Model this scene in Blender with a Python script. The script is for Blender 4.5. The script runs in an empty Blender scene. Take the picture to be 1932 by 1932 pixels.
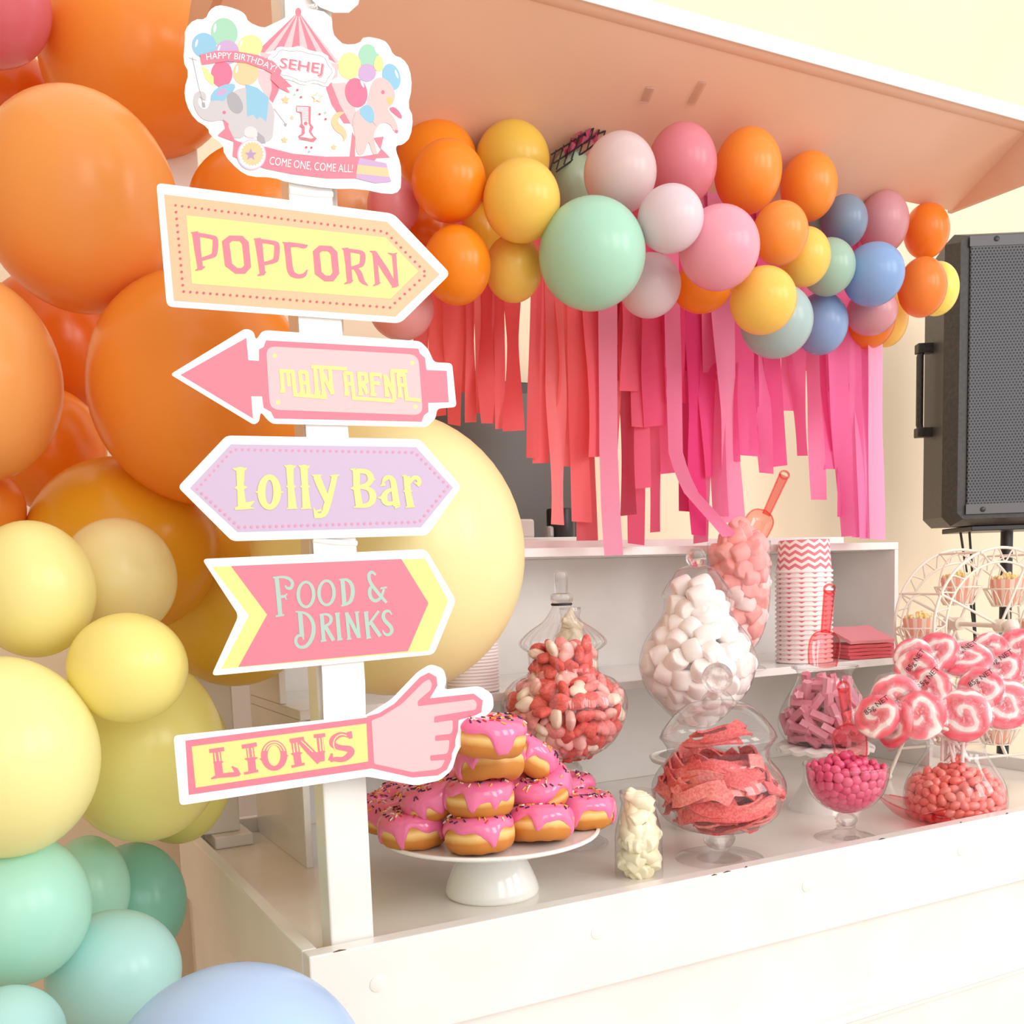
import bpy, bmesh, math, random
import numpy as np
from mathutils import Vector, Matrix, Euler
from mathutils.geometry import tessellate_polygon
from math import sin, cos, pi, radians, sqrt, atan2

# ------------------------------------------------------------------ camera, light, exposure
U = 0.77                                   # drawing units -> metres, applied once at the end
FPX, PPX, PPY = 1953.5, 966.0, 1310.6      # focal length and principal point in pixels of the 1932 frame
YAW, PITCH, ROLL = radians(28.04), radians(6.31), radians(1.895)
_f = np.array([cos(PITCH)*sin(YAW), cos(PITCH)*cos(YAW), -sin(PITCH)])
_r = np.array([cos(YAW), -sin(YAW), 0.0]); _d = np.cross(_f, _r)
_r2 = cos(ROLL)*_r + sin(ROLL)*_d; _d2 = -sin(ROLL)*_r + cos(ROLL)*_d
CM = np.array([_r2, _d2, _f])
CAM = -(CM.T @ np.array([(583-PPX)/FPX, (1806-PPY)/FPX, 1.0]))*1.30     # the cart's front corner is the origin

sc = bpy.context.scene
col = sc.collection
cd = bpy.data.cameras.new('camera'); co = bpy.data.objects.new('camera', cd); col.objects.link(co)
cd.sensor_fit = 'HORIZONTAL'; cd.sensor_width = 36; cd.lens = FPX/1932*36
cd.shift_x = 0; cd.shift_y = (PPY-966)/1932; cd.clip_start = .02; cd.clip_end = 60
m = Matrix.Identity(4)
for i in range(3):
    m[i][0] = CM[0][i]; m[i][1] = -CM[1][i]; m[i][2] = -CM[2][i]; m[i][3] = CAM[i]*U
co.matrix_world = m
sc.camera = co
sc.view_settings.view_transform = 'Standard'; sc.view_settings.look = 'None'
sc.view_settings.exposure = 0.38; sc.view_settings.gamma = 1; sc.view_settings.use_curve_mapping = False
sc.cycles.transparent_max_bounces = 40; sc.cycles.max_bounces = 12; sc.cycles.sample_clamp_indirect = 6
w = bpy.data.worlds.new('world'); sc.world = w; w.use_nodes = True
bg = w.node_tree.nodes['Background']; bg.inputs[0].default_value = (1.0, .98, .96, 1); bg.inputs[1].default_value = .95

def window_light(name, loc, target, sx, sy, power, color):
    l = bpy.data.lights.new(name, 'AREA'); l.shape = 'RECTANGLE'; l.size = sx*U; l.size_y = sy*U
    l.energy = power; l.color = color
    o = bpy.data.objects.new(name, l); col.objects.link(o)
    d = Vector(target)-Vector(loc); o.rotation_euler = d.to_track_quat('-Z', 'Y').to_euler()
    o.location = Vector(loc)*U
    return o
window_light('window_light', (2.1, -3.9, 1.9), (.7, .3, .5), 1.1, 2.0, 20, (1, .98, .95))
window_light('window_light', (3.7, -3.0, 1.9), (.7, .3, .5), 1.1, 2.0, 20, (1, .98, .95))
window_light('window_light', (.2, -4.4, 2.0), (.5, .3, .4), 1.2, 2.0, 11, (1, .98, .95))

# ------------------------------------------------------------------ pixel <-> place
def ray(x, y): return CM.T @ np.array([(x-PPX)/FPX, (y-PPY)/FPX, 1.0])
def proj(p):
    v = CM @ (np.array(p, float)-CAM); return PPX+FPX*v[0]/v[2], PPY+FPX*v[1]/v[2]
def depth(p): return float((CM @ (np.array(p, float)-CAM))[2])
def on(x, y, ax, val):
    d = ray(x, y); return CAM+d*((val-CAM[ax])/d[ax])
def onplane(x, y, p, n):
    d = ray(x, y); n = np.array(n, float); return CAM+d*(((np.array(p, float)-CAM) @ n)/(d @ n))
def at(x, y, d): return CAM+ray(x, y)*d
def zat(X, Y, y):
    a, b = -1.5, 2.5
    for _ in range(50):
        c = (a+b)/2
        if proj((X, Y, c))[1] > y: a = c
        else: b = c
    return (a+b)/2
def side(p):                                # unit horizontal vector across the line of sight
    v = np.array(p, float)-CAM; r = np.cross(v, [0, 0, 1]); return r/np.linalg.norm(r)
def mpp(p):                                 # units per pixel across the line of sight
    p = np.array(p, float); r = side(p)
    return .02/np.linalg.norm(np.array(proj(p+.01*r))-np.array(proj(p-.01*r)))

# ------------------------------------------------------------------ materials
def lin(c):
    return tuple(((v/255)/12.92 if v/255 <= .04045 else ((v/255+.055)/1.055)**2.4) for v in c)
MATS = {}
def mat(name, rgb, rough=.5, spec=.5, transl=0, coat=0, metal=0, sss=0, emit=0):
    if name in MATS: return MATS[name]
    m = bpy.data.materials.new(name); m.use_nodes = True; nt = m.node_tree; b = nt.nodes['Principled BSDF']
    c = lin(rgb)+(1,)
    b.inputs['Base Color'].default_value = c; b.inputs['Roughness'].default_value = rough
    b.inputs['Specular IOR Level'].default_value = spec; b.inputs['Metallic'].default_value = metal
    b.inputs['Coat Weight'].default_value = coat; b.inputs['Coat Roughness'].default_value = .08
    if sss:
        b.inputs['Subsurface Weight'].default_value = sss; b.inputs['Subsurface Radius'].default_value = (.01, .006, .004)
    if transl:
        t = nt.nodes.new('ShaderNodeBsdfTranslucent'); t.inputs[0].default_value = c
        x = nt.nodes.new('ShaderNodeMixShader'); x.inputs[0].default_value = transl
        nt.links.new(b.outputs[0], x.inputs[1]); nt.links.new(t.outputs[0], x.inputs[2])
        nt.links.new(x.outputs[0], nt.nodes['Material Output'].inputs[0])
    MATS[name] = m; return m
def nodes(m): return m.node_tree.nodes, m.node_tree.links, m.node_tree.nodes['Principled BSDF']
def add_noise(m, scale, a, b, amt=1.0, bump=0, detail=3, stretch=(1, 1, 1)):
    n, l, p = nodes(m)
    tc = n.new('ShaderNodeTexCoord'); mp = n.new('ShaderNodeMapping'); mp.inputs['Scale'].default_value = stretch
    no = n.new('ShaderNodeTexNoise'); no.inputs['Scale'].default_value = scale; no.inputs['Detail'].default_value = detail
    cr = n.new('ShaderNodeValToRGB'); cr.color_ramp.elements[0].position = .35; cr.color_ramp.elements[1].position = .65
    cr.color_ramp.elements[0].color = lin(a)+(1,); cr.color_ramp.elements[1].color = lin(b)+(1,)
    l.new(tc.outputs['Object'], mp.inputs[0]); l.new(mp.outputs[0], no.inputs['Vector']); l.new(no.outputs[0], cr.inputs[0]); l.new(cr.outputs[0], p.inputs['Base Color'])
    if bump:
        bu = n.new('ShaderNodeBump'); bu.inputs['Strength'].default_value = bump; bu.inputs['Distance'].default_value = .002
        l.new(no.outputs[0], bu.inputs['Height']); l.new(bu.outputs[0], p.inputs['Normal'])
    return m
def thin_glass(name, tint=(.99, .99, .99), edge=(.50, .49, .50), ior=1.45, rough=0.0, crinkle=0, base=.06):
    m = bpy.data.materials.new(name); m.use_nodes = True; n, l = m.node_tree.nodes, m.node_tree.links
    n.remove(n['Principled BSDF'])
    lw = n.new('ShaderNodeLayerWeight'); lw.inputs[0].default_value = .25
    ramp = n.new('ShaderNodeValToRGB'); e = ramp.color_ramp.elements
    e[0].position = .0; e[0].color = tint+(1,); e[1].position = 1; e[1].color = edge+(1,)
    k = ramp.color_ramp.elements.new(.55); k.color = tuple(t*.985 for t in tint)+(1,)
    l.new(lw.outputs['Facing'], ramp.inputs[0])
    tr = n.new('ShaderNodeBsdfTransparent'); l.new(ramp.outputs[0], tr.inputs[0])
    gl = n.new('ShaderNodeBsdfGlossy'); gl.inputs['Roughness'].default_value = rough
    lw2 = n.new('ShaderNodeLayerWeight'); lw2.inputs[0].default_value = .5
    pw = n.new('ShaderNodeMath'); pw.operation = 'POWER'; pw.inputs[1].default_value = 3.2; l.new(lw2.outputs['Facing'], pw.inputs[0])
    fr = n.new('ShaderNodeMath'); fr.operation = 'MULTIPLY_ADD'; fr.inputs[1].default_value = .75; fr.inputs[2].default_value = base; l.new(pw.outputs[0], fr.inputs[0])
    mx = n.new('ShaderNodeMixShader'); l.new(fr.outputs[0], mx.inputs[0]); l.new(tr.outputs[0], mx.inputs[1]); l.new(gl.outputs[0], mx.inputs[2])
    if crinkle:
        no = n.new('ShaderNodeTexNoise'); no.inputs['Scale'].default_value = crinkle; no.inputs['Detail'].default_value = 4
        tc = n.new('ShaderNodeTexCoord'); l.new(tc.outputs['Object'], no.inputs['Vector'])
        bu = n.new('ShaderNodeBump'); bu.inputs['Strength'].default_value = .9; bu.inputs['Distance'].default_value = .006
        l.new(no.outputs[0], bu.inputs['Height']); l.new(bu.outputs[0], gl.inputs['Normal']); l.new(bu.outputs[0], lw2.inputs['Normal'])
    l.new(mx.outputs[0], n['Material Output'].inputs[0]); return m
GLASS = thin_glass('clear_glass')
FILM = thin_glass('clear_film', (.98, .98, .98), (.90, .90, .90), 1.5, .10, 60, .13)
def solid_glass():
    m = bpy.data.materials.new('solid_glass'); m.use_nodes = True; n, l = m.node_tree.nodes, m.node_tree.links
    n.remove(n['Principled BSDF']); g = n.new('ShaderNodeBsdfGlass'); g.inputs['IOR'].default_value = 1.42; g.inputs['Roughness'].default_value = .0
    t = n.new('ShaderNodeBsdfTransparent'); t.inputs[0].default_value = (.95, .95, .95, 1)
    x = n.new('ShaderNodeMixShader'); x.inputs[0].default_value = .45
    l.new(g.outputs[0], x.inputs[1]); l.new(t.outputs[0], x.inputs[2]); l.new(x.outputs[0], n['Material Output'].inputs[0]); return m
SOLID = solid_glass()
def tinted_plastic(name, tint, edge):
    return thin_glass(name, tint, edge, 1.5, .03)
WHITE = add_noise(mat('white_paint', (243, 240, 235), .24, coat=.35), 9, (234, 230, 225), (240, 237, 233), bump=.03)
TRAYW = add_noise(mat('tray_floor_paint', (240, 232, 222), .22, coat=.35), 6, (236, 226, 214), (244, 238, 230), bump=.03)
BOARDW = mat('sign_white', (250, 249, 248), .45)

# ------------------------------------------------------------------ mesh builder
class MB:
    def __init__(s): s.v = []; s.f = []; s.mi = []; s.m = 0
    def add(s, vs, fs):
        o = len(s.v); s.v += [tuple(map(float, v)) for v in vs]
        for f in fs: s.f.append([i+o for i in f]); s.mi.append(s.m)
        return s
    def box(s, a, b):
        (x0, y0, z0), (x1, y1, z1) = a, b
        return s.hexa([(x0, y0, z0), (x1, y0, z0), (x1, y1, z0), (x0, y1, z0), (x0, y0, z1), (x1, y0, z1), (x1, y1, z1), (x0, y1, z1)])
    def hexa(s, p):
        return s.add(p, [(0, 3, 2, 1), (4, 5, 6, 7), (0, 1, 5, 4), (1, 2, 6, 5), (2, 3, 7, 6), (3, 0, 4, 7)])
    def lathe(s, prof, c=(0, 0, 0), n=48, flute=0, nf=0, closed_ends=True):
        vs = []; fs = []; k = len(prof)
        for i in range(n):
            a = 2*pi*i/n
            for r, z in prof:
                rr = r*(1+(flute*cos(nf*a) if flute else 0)); vs.append((c[0]+rr*cos(a), c[1]+rr*sin(a), c[2]+z))
        for i in range(n):
            j = (i+1) % n
            for q in range(k-1): fs.append((i*k+q, j*k+q, j*k+q+1, i*k+q+1))
        return s.add(vs, fs)
    def tube(s, path, r, n=8, cap=True, closed=False):
        P = [Vector(p) for p in path]; k = len(P); vs = []; fs = []
        rs = r if isinstance(r, (list, tuple)) else [r]*k
        t0 = (P[1]-P[0]).normalized(); up = Vector((0, 0, 1)) if abs(t0.z) < .9 else Vector((1, 0, 0))
        nrm = t0.cross(up).normalized()
        for i in range(k):
            if closed: t = (P[(i+1) % k]-P[i-1]).normalized()
            else: t = (P[min(i+1, k-1)]-P[max(i-1, 0)]).normalized()
            nrm = (nrm-t*nrm.dot(t)).normalized(); bn = t.cross(nrm)
            for j in range(n):
                a = 2*pi*j/n; vs.append(P[i]+(nrm*cos(a)+bn*sin(a))*rs[i])
        for i in range(k if closed else k-1):
            i2 = (i+1) % k
            for j in range(n): fs.append((i*n+j, i*n+(j+1) % n, i2*n+(j+1) % n, i2*n+j))
        if cap and not closed: fs.append(tuple(range(n))[::-1]); fs.append(tuple((k-1)*n+j for j in range(n)))
        return s.add(vs, fs)
    def ball(s, c, r, n=16, sc=(1, 1, 1)):
        pr = [(r*sin(pi*i/n), -r*cos(pi*i/n)) for i in range(n+1)]
        vs = []; fs = []; k = n+1; N = n*2
        for i in range(N):
            a = 2*pi*i/N
            for rr, z in pr: vs.append((c[0]+rr*cos(a)*sc[0], c[1]+rr*sin(a)*sc[1], c[2]+z*sc[2]))
        for i in range(N):
            j = (i+1) % N
            for q in range(n): fs.append((i*k+q, j*k+q, j*k+q+1, i*k+q+1))
        return s.add(vs, fs)
    def plate(s, loops, fn, t0, t1):                # filled outline with holes; fn(x, y, layer) -> place; layers t0 (front), t1 (back)
        flat = [p for L in loops for p in L]; n = len(flat)
        tri = tessellate_polygon([[Vector((x, y, 0)) for x, y in L] for L in loops])
        vs = [fn(x, y, t0) for x, y in flat]; fs = [tuple(t) for t in tri]
        if t1 is not None:
            vs += [fn(x, y, t1) for x, y in flat]; fs += [tuple(i+n for i in t)[::-1] for t in tri]
            o = 0
            for L in loops:
                k = len(L)
                for i in range(k): j = (i+1) % k; fs.append((o+i, o+j, o+j+n, o+i+n))
                o += k
        return s.add(vs, fs)
    def build(s, name, mats, parent=None, origin=(0, 0, 0), smooth=None, weld=True, normals=True):
        me = bpy.data.meshes.new(name); ox, oy, oz = origin
        me.from_pydata([(x-ox, y-oy, z-oz) for x, y, z in s.v], [], s.f)
        mats = mats if isinstance(mats, (list, tuple)) else [mats]
        for q in mats: me.materials.append(q)
        me.polygons.foreach_set('material_index', s.mi)
        if weld or normals:
            b = bmesh.new(); b.from_mesh(me)
            if weld: bmesh.ops.remove_doubles(b, verts=b.verts, dist=1e-6)
            if normals: bmesh.ops.recalc_face_normals(b, faces=b.faces)
            b.to_mesh(me); b.free()
        if smooth is not None:
            me.polygons.foreach_set('use_smooth', [True]*len(me.polygons)); me.set_sharp_from_angle(angle=radians(smooth))
        me.update()
        o = bpy.data.objects.new(name, me); col.objects.link(o)
        if parent is not None: o.parent = parent
        else: o.location = origin
        return o
def tag(o, label, cat, group=None, kind=None):
    o['label'] = label; o['category'] = cat
    if group: o['group'] = group
    if kind: o['kind'] = kind
    return o
def thing(name, label, cat, loc=(0, 0, 0), group=None):
    o = bpy.data.objects.new(name, None); col.objects.link(o); o.location = Vector(loc); o.empty_display_size = .02
    return tag(o, label, cat, group)
def bev(o, wd=.003, seg=2):
    b = o.modifiers.new('bevel', 'BEVEL'); b.width = wd*U; b.segments = seg; b.limit_method = 'ANGLE'; b.angle_limit = radians(40); return o
def struct(o, label=None):
    o['kind'] = 'structure'
    if label: o['label'] = label
    return o
def arc(cx, cy, rx, ry, a0=0, a1=360, n=32, rot=0):
    c, s_ = cos(radians(rot)), sin(radians(rot)); L = []
    full = abs(a1-a0) >= 360
    for i in range(n if full else n+1):
        a = radians(a0+(a1-a0)*i/n); x, y = rx*cos(a), ry*sin(a); L.append((cx+x*c-y*s_, cy+x*s_+y*c))
    return L
def smooth_loop(L, it=2):
    for _ in range(it):
        N = []
        for i in range(len(L)):
            a, b = L[i], L[(i+1) % len(L)]
            N += [(a[0]*.75+b[0]*.25, a[1]*.75+b[1]*.25), (a[0]*.25+b[0]*.75, a[1]*.25+b[1]*.75)]
        L = N
    return L
def rounded(L, r, n=4):                       # round the corners of an outline
    out = []; k = len(L)
    for i in range(k):
        p, a, b = Vector(L[i]), Vector(L[i-1]), Vector(L[(i+1) % k])
        u, v = a-p, b-p; q = min(r, u.length*.45, v.length*.45)
        s0, s1 = p+u.normalized()*q, p+v.normalized()*q
        for j in range(n+1):
            t = j/n; out.append(tuple(s0*(1-t)**2+p*2*t*(1-t)+s1*t*t))
    return out
def stroke(P, wd):                            # outline of a thick open line
    P = [Vector(p) for p in P]; A = []; B = []
    for i in range(len(P)):
        if i == 0: t = P[1]-P[0]
        elif i == len(P)-1: t = P[-1]-P[-2]
        else: t = (P[i+1]-P[i]).normalized()+(P[i]-P[i-1]).normalized()
        t.normalize(); n = Vector((-t.y, t.x)); k = 1
        if 0 < i < len(P)-1:
            c = n.dot(Vector((-(P[i]-P[i-1]).y, (P[i]-P[i-1]).x)).normalized()); k = 1/max(.6, c)
        ww = (wd[i] if isinstance(wd, (list, tuple)) else wd)/2*k
        A.append(tuple(P[i]+n*ww)); B.append(tuple(P[i]-n*ww))
    return A+B[::-1]
def text2d(s, align='CENTER'):
    cu = bpy.data.curves.new('t', 'FONT'); cu.body = s; cu.align_x = align; cu.align_y = 'CENTER'; cu.resolution_u = 3; cu.size = 1
    o = bpy.data.objects.new('t', cu); col.objects.link(o)
    dg = bpy.context.evaluated_depsgraph_get(); me = o.evaluated_get(dg).to_mesh()
    V = [(v.co.x, v.co.y) for v in me.vertices]; Fc = [tuple(p.vertices) for p in me.polygons]
    o.evaluated_get(dg).to_mesh_clear(); bpy.data.objects.remove(o); bpy.data.curves.remove(cu)
    return V, Fc
rnd = random.Random(7)

# ------------------------------------------------------------------ room
T = -.03                                       # tray floor height
FLOOR = -1.1; WALLY = 1.78
b = MB().box((-3.2, WALLY, FLOOR), (7, WALLY+.08, 3.6)); struct(b.build('wall_back', add_noise(mat('wall_cream', (249, 228, 198), .7), 3, (248, 226, 195), (250, 231, 202), bump=.03)))
b = MB().box((-1.3, -1.6, FLOOR), (-1.22, WALLY, 3.2)); struct(b.build('wall_left_light_block', mat('light_block_tan', (206, 186, 160), .7)))  # unseen wall added to block ambient light reaching the cart's left side
b = MB().box((-3.2, -4.6, FLOOR-.05), (7, WALLY, FLOOR))
fm = add_noise(mat('floor_timber', (202, 190, 178), .4), 5, (194, 181, 168), (210, 198, 188), stretch=(.3, 3, 1)); struct(b.build('floor', fm))
b = MB().box((-3.2, WALLY-.015, FLOOR), (7, WALLY, FLOOR+.12)); struct(b.build('baseboard_back', mat('skirting', (235, 225, 212), .5)))

# ------------------------------------------------------------------ the cart
cart = thing('candy_cart', 'white painted wooden candy cart with a tray top, corner posts and sloping canopy', 'cart', (0, 0, FLOOR))
CO = (0, 0, FLOOR)
XR = 1.87; YB = .862
def cpart(mb, name, mt=WHITE, bv=.002, smooth=None):
    o = mb.build(name, mt, cart, CO, smooth=smooth)
    if bv: bev(o, bv)
    return o
cpart(MB().hexa([(0, 0, -.135), (XR, 0, -.135), (XR, .027, -.135), (.0, .027, -.135), (0, 0, 0), (XR, 0, 0), (XR, .027, 0), (0, .027, 0)]), 'front_board')
cpart(MB().box((-.001, .0275, -.135), (.019, YB, 0)), 'side_board')
cpart(MB().box((XR-.019, .0275, -.135), (XR, YB, 0)), 'side_board')
cpart(MB().box((.0195, YB-.02, -.135), (XR-.0195, YB, 0)), 'back_board')
cpart(MB().box((.0195, .0275, T-.03), (XR-.0195, YB-.0205, T)), 'tray_floor', TRAYW, 0)
# posts
px0, px1 = .0395, .0985
cpart(MB().box((px0, .031, T), (px1, .072, 1.60)), 'corner_post', bv=.0025)
cpart(MB().box((XR-.10, .031, T), (XR-.041, .072, 1.60)), 'corner_post', bv=.0025)
cpart(MB().box((.030, .768, T+.024), (.100, .832, 1.30)), 'corner_post', bv=.0025)
cpart(MB().box((XR-.1, .768, T+.024), (XR-.030, .832, .50)), 'corner_post', bv=.0025)
cpart(MB().box((.044, .737, T), (.117, .84, T+.024)), 'foot_block', bv=.003)
cpart(MB().box((XR-.117, .737, T), (XR-.044, .84, T+.024)), 'foot_block', bv=.003)
cpart(MB().box((.0196, .0276, T), (.039, .06, T+.018)), 'corner_block', add_noise(mat('corner_block_tan', (214, 184, 130), .6), 30, (204, 172, 116), (226, 198, 150)), bv=0)  # small tan block in the tray corner beside the post
# lower body, set back under the boards, with a moulding rail
cpart(MB().box((.03, .018, FLOOR+.06), (XR-.03, .03, -.1352)), 'front_panel')
cpart(MB().box((.012, .031, FLOOR+.06), (.0299, YB-.02, -.1352)), 'side_panel')
cpart(MB().box((XR-.0299, .031, FLOOR+.06), (XR-.012, YB-.02, -.1352)), 'side_panel')
zm = float(on(1700, 1869.6, 1, -.004)[2])
prof = [(0.018, 0), (-.004, 0), (-.006, -.004), (-.006, -.012), (-.002, -.015), (-.006, -.019), (-.007, -.026), (-.001, -.031), (.003, -.034), (.003, -.040), (.008, -.042), (.018, -.043)]
mb = MB(); vs = [(x, y, zm+z) for x in (.03, XR-.03) for y, z in prof]; k = len(prof)
mb.add(vs, [(i, (i+1) % k, k+(i+1) % k, k+i) for i in range(k)]+[tuple(range(k)), tuple(range(k, 2*k))[::-1]])
cpart(mb, 'rail_moulding', bv=0)
for x, y in ((712, 1857), (1127, 1759), (1522, 1671), (1814, 1604)):
    p = on(x, y, 1, 0); q = MB().lathe([(0, .0016), (.0085, .0016), (.0105, .0008), (.0108, -.001)], n=32)
    q.v = [(p[0]+a, p[1]-c, p[2]+bb) for a, bb, c in q.v]; cpart(q, 'bolt_cap', bv=0, smooth=40)
# chips in the paint on the rim
mb = MB(); dk = mat('paint_chip', (92, 72, 66), .8)
for x, y, wd in ((641, 1794, 24), (1664, 1583, 12), (1348, 1651, 10), (1372, 1645, 14), (1408, 1636, 5), (1900, 1535, 5), (1813, 1552, 3)):
    p = on(x-wd/2, y+wd*.1, 1, -.0004); q = on(x+wd/2, y-wd*.1, 1, -.0004)
    cpart(MB().tube([p, (p+q)/2+np.array([0, 0, .0008]), q], [.0005, .0012, .0004], 5), 'paint_chip', dk, 0)
# canopy: sloping soffit, fascia with a lip, end gussets, back valance
XC0, XC1 = .04, 1.75
YF, YFold, YRr = .268, .292, .477
zF0 = float(on(1500, 110.2, 1, YF)[2]); zF1 = float(on(1500, 77.5, 1, YF)[2])
zFold = 1.381; zRr = 1.277
SOFF = add_noise(mat('soffit_bounce_tint', (226, 182, 154), .5), 4, (224, 179, 150), (228, 186, 160))  # peach base colour includes warm light bounced from the balloons and underside shade
def xbar(pts, x0=XC0, x1=XC1):
    k = len(pts); vs = [(x, y, z) for x in (x0, x1) for y, z in pts]
    return MB().add(vs, [(i, (i+1) % k, k+(i+1) % k, k+i) for i in range(k)]+[tuple(range(k)), tuple(range(k, 2*k))[::-1]])
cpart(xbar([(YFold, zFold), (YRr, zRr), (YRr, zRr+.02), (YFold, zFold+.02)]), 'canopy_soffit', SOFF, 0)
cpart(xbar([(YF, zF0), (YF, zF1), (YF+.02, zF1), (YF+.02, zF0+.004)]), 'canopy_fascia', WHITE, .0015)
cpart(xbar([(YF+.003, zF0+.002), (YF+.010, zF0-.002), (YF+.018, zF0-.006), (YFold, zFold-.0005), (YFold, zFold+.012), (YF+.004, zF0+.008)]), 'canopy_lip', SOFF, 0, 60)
for x in (XC1, XC0-.012):
    k = [(YRr+.012, zRr-.001), (YF, zRr-.001), (YF, zF1-.006), (YFold, zF1-.006), (YRr+.012, zRr+.03)]
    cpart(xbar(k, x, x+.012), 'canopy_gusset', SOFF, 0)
zEx = zRr+(zRr-zFold)/(YRr-YFold)*.13
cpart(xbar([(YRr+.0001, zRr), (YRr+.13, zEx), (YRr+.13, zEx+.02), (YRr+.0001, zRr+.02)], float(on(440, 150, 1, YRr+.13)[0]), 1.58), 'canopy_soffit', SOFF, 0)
cpart(MB().box((px0, .031, 1.6005), (XR-.041, .072, 1.66)), 'top_rail')
for x in (.30, .72):
    cpart(MB().tube([(x, .0725, 1.63), (x, .36, zFold-.035+.04), (x, .40, zFold-.035+.015)], .012, 8), 'hanger', bv=0, smooth=40)

# ------------------------------------------------------------------ the two-tier shelf standing in the tray
HX0, HX1, HY = .152, 1.745, .837; LS = .2505
hut = thing('tiered_display_shelf', 'white two-tier display shelf standing along the back of the cart tray', 'shelf', (HX0, HY, T)); HO = (HX0, HY, T)
def hp(a, b_, name, m=WHITE):
    o = MB().box(a, b_).build(name, m, hut, HO); return bev(o, .0012)
hp((HX0, HY, T), (HX1, HY+.004, .507), 'back_panel')
hp((HX0, .508, T), (HX0+.0125, HY-.0004, .2330), 'side_panel')
hp((HX1-.0125, .508, T), (HX1, HY-.0004, .2330), 'side_panel')
hp((HX0, .498, .2335), (HX1, HY-.0004, LS), 'lower_shelf')
hp((HX0, .62, LS+.0004), (HX0+.0125, HY-.0004, .5066), 'upper_side')
hp((HX1-.0125, .62, LS+.0004), (HX1, HY-.0004, .5066), 'upper_side')
hp((HX0, .62, .507), (HX1, HY+.004, .525), 'upper_shelf')
hp((HX0, .815, .5254), (float(on(1592, 1020, 1, .815)[0]), .826, float(zat(1.2, .815, 1017.0))), 'back_rail')

# ------------------------------------------------------------------ things behind the cart
tvx0, tvx1 = float(on(690, 900, 1, 1.70)[0]), float(on(1092, 900, 1, 1.70)[0])
tz1, tz0 = float(on(990, 721, 1, 1.70)[2]), float(on(990, 1040, 1, 1.70)[2])
tv = thing('television', 'dark wall television partly hidden behind the giant yellow balloon and streamers', 'television', ((tvx0+tvx1)/2, 1.74, tz0))
o = MB().box((tvx0, 1.70, tz0), (tvx1, 1.74, tz1)).build('frame', mat('tv_frame', (52, 45, 40), .4), tv, ((tvx0+tvx1)/2, 1.74, tz0)); bev(o, .004)
MB().box((tvx0+.02, 1.698, tz0+.02), (tvx1-.02, 1.6998, tz1-.035)).build('screen', mat('tv_screen', (74, 60, 46), .25, .35), tv, ((tvx0+tvx1)/2, 1.74, tz0))
MB().box((tvx0+.25, 1.741, tz0+.1), (tvx1-.25, WALLY-.001, tz0+.3)).build('wall_bracket', mat('tv_frame', (0, 0, 0)), tv, ((tvx0+tvx1)/2, 1.74, tz0))
bz = float(zat(.86, 1.45, 1019.0))
cb = thing('media_cabinet', 'low white cabinet under the wall television behind the cart', 'cabinet', (.7, 1.5, FLOOR))
o = MB().box((.15, 1.36, FLOOR), (1.25, 1.66, bz-.02)).build('carcass', WHITE, cb, (.7, 1.5, FLOOR)); bev(o)
o = MB().box((.13, 1.345, bz-.02), (1.27, 1.67, bz)).build('top', WHITE, cb, (.7, 1.5, FLOOR)); bev(o)
for i in (0, 1):
    dO = MB().box((.17+i*.54, 1.347, FLOOR+.1), (.69+i*.54, 1.36, bz-.04)).build('door', WHITE, cb, (.7, 1.5, FLOOR)); bev(dO)
    h = MB().box((.63+i*.12, 1.335, bz-.30), (.65+i*.12, 1.3469, bz-.18)).build('handle', mat('tv_frame', (0, 0, 0)), dO, (.7, 1.5, FLOOR))
def standing(px0_, px1_, py, Y, name, label, cat, m, dpt=.06, cyl=False):
    a, c_ = on(px0_, 1010, 1, Y), on(px1_, 1010, 1, Y); z1 = float(zat((a[0]+c_[0])/2, Y, py))
    cx = (a[0]+c_[0])/2; R_ = (c_[0]-a[0])/2
    if cyl: mb = MB().lathe([(0, 0), (R_*.96, 0), (R_, .006), (R_, z1-bz-.006), (R_*.95, z1-bz), (0, z1-bz)], (cx, Y+R_, bz), 40)
    else: mb = MB().box((a[0], Y, bz), (c_[0], Y+dpt, z1))
    o = mb.build(name, m, None, (cx, Y, bz), smooth=30); tag(o, label, cat); 
    if not cyl: bev(o, .008, 3)
    return o
standing(972, 1010, 979, 1.40, 'media_box', 'small pale grey box in front of the television beside the giant yellow balloon', 'box', mat('pale_plastic', (214, 205, 196), .4))
standing(1035, 1047, 992, 1.42, 'remote_dock', 'narrow silver stand in front of the television under coral streamers', 'stand', mat('silver_plastic', (168, 160, 158), .35, metal=.3), .03)
standing(1049, 1094, 958, 1.42, 'smart_speaker', 'black cylinder speaker in front of the television behind the streamers', 'speaker', mat('black_plastic', (38, 34, 33), .35), cyl=True)
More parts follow.
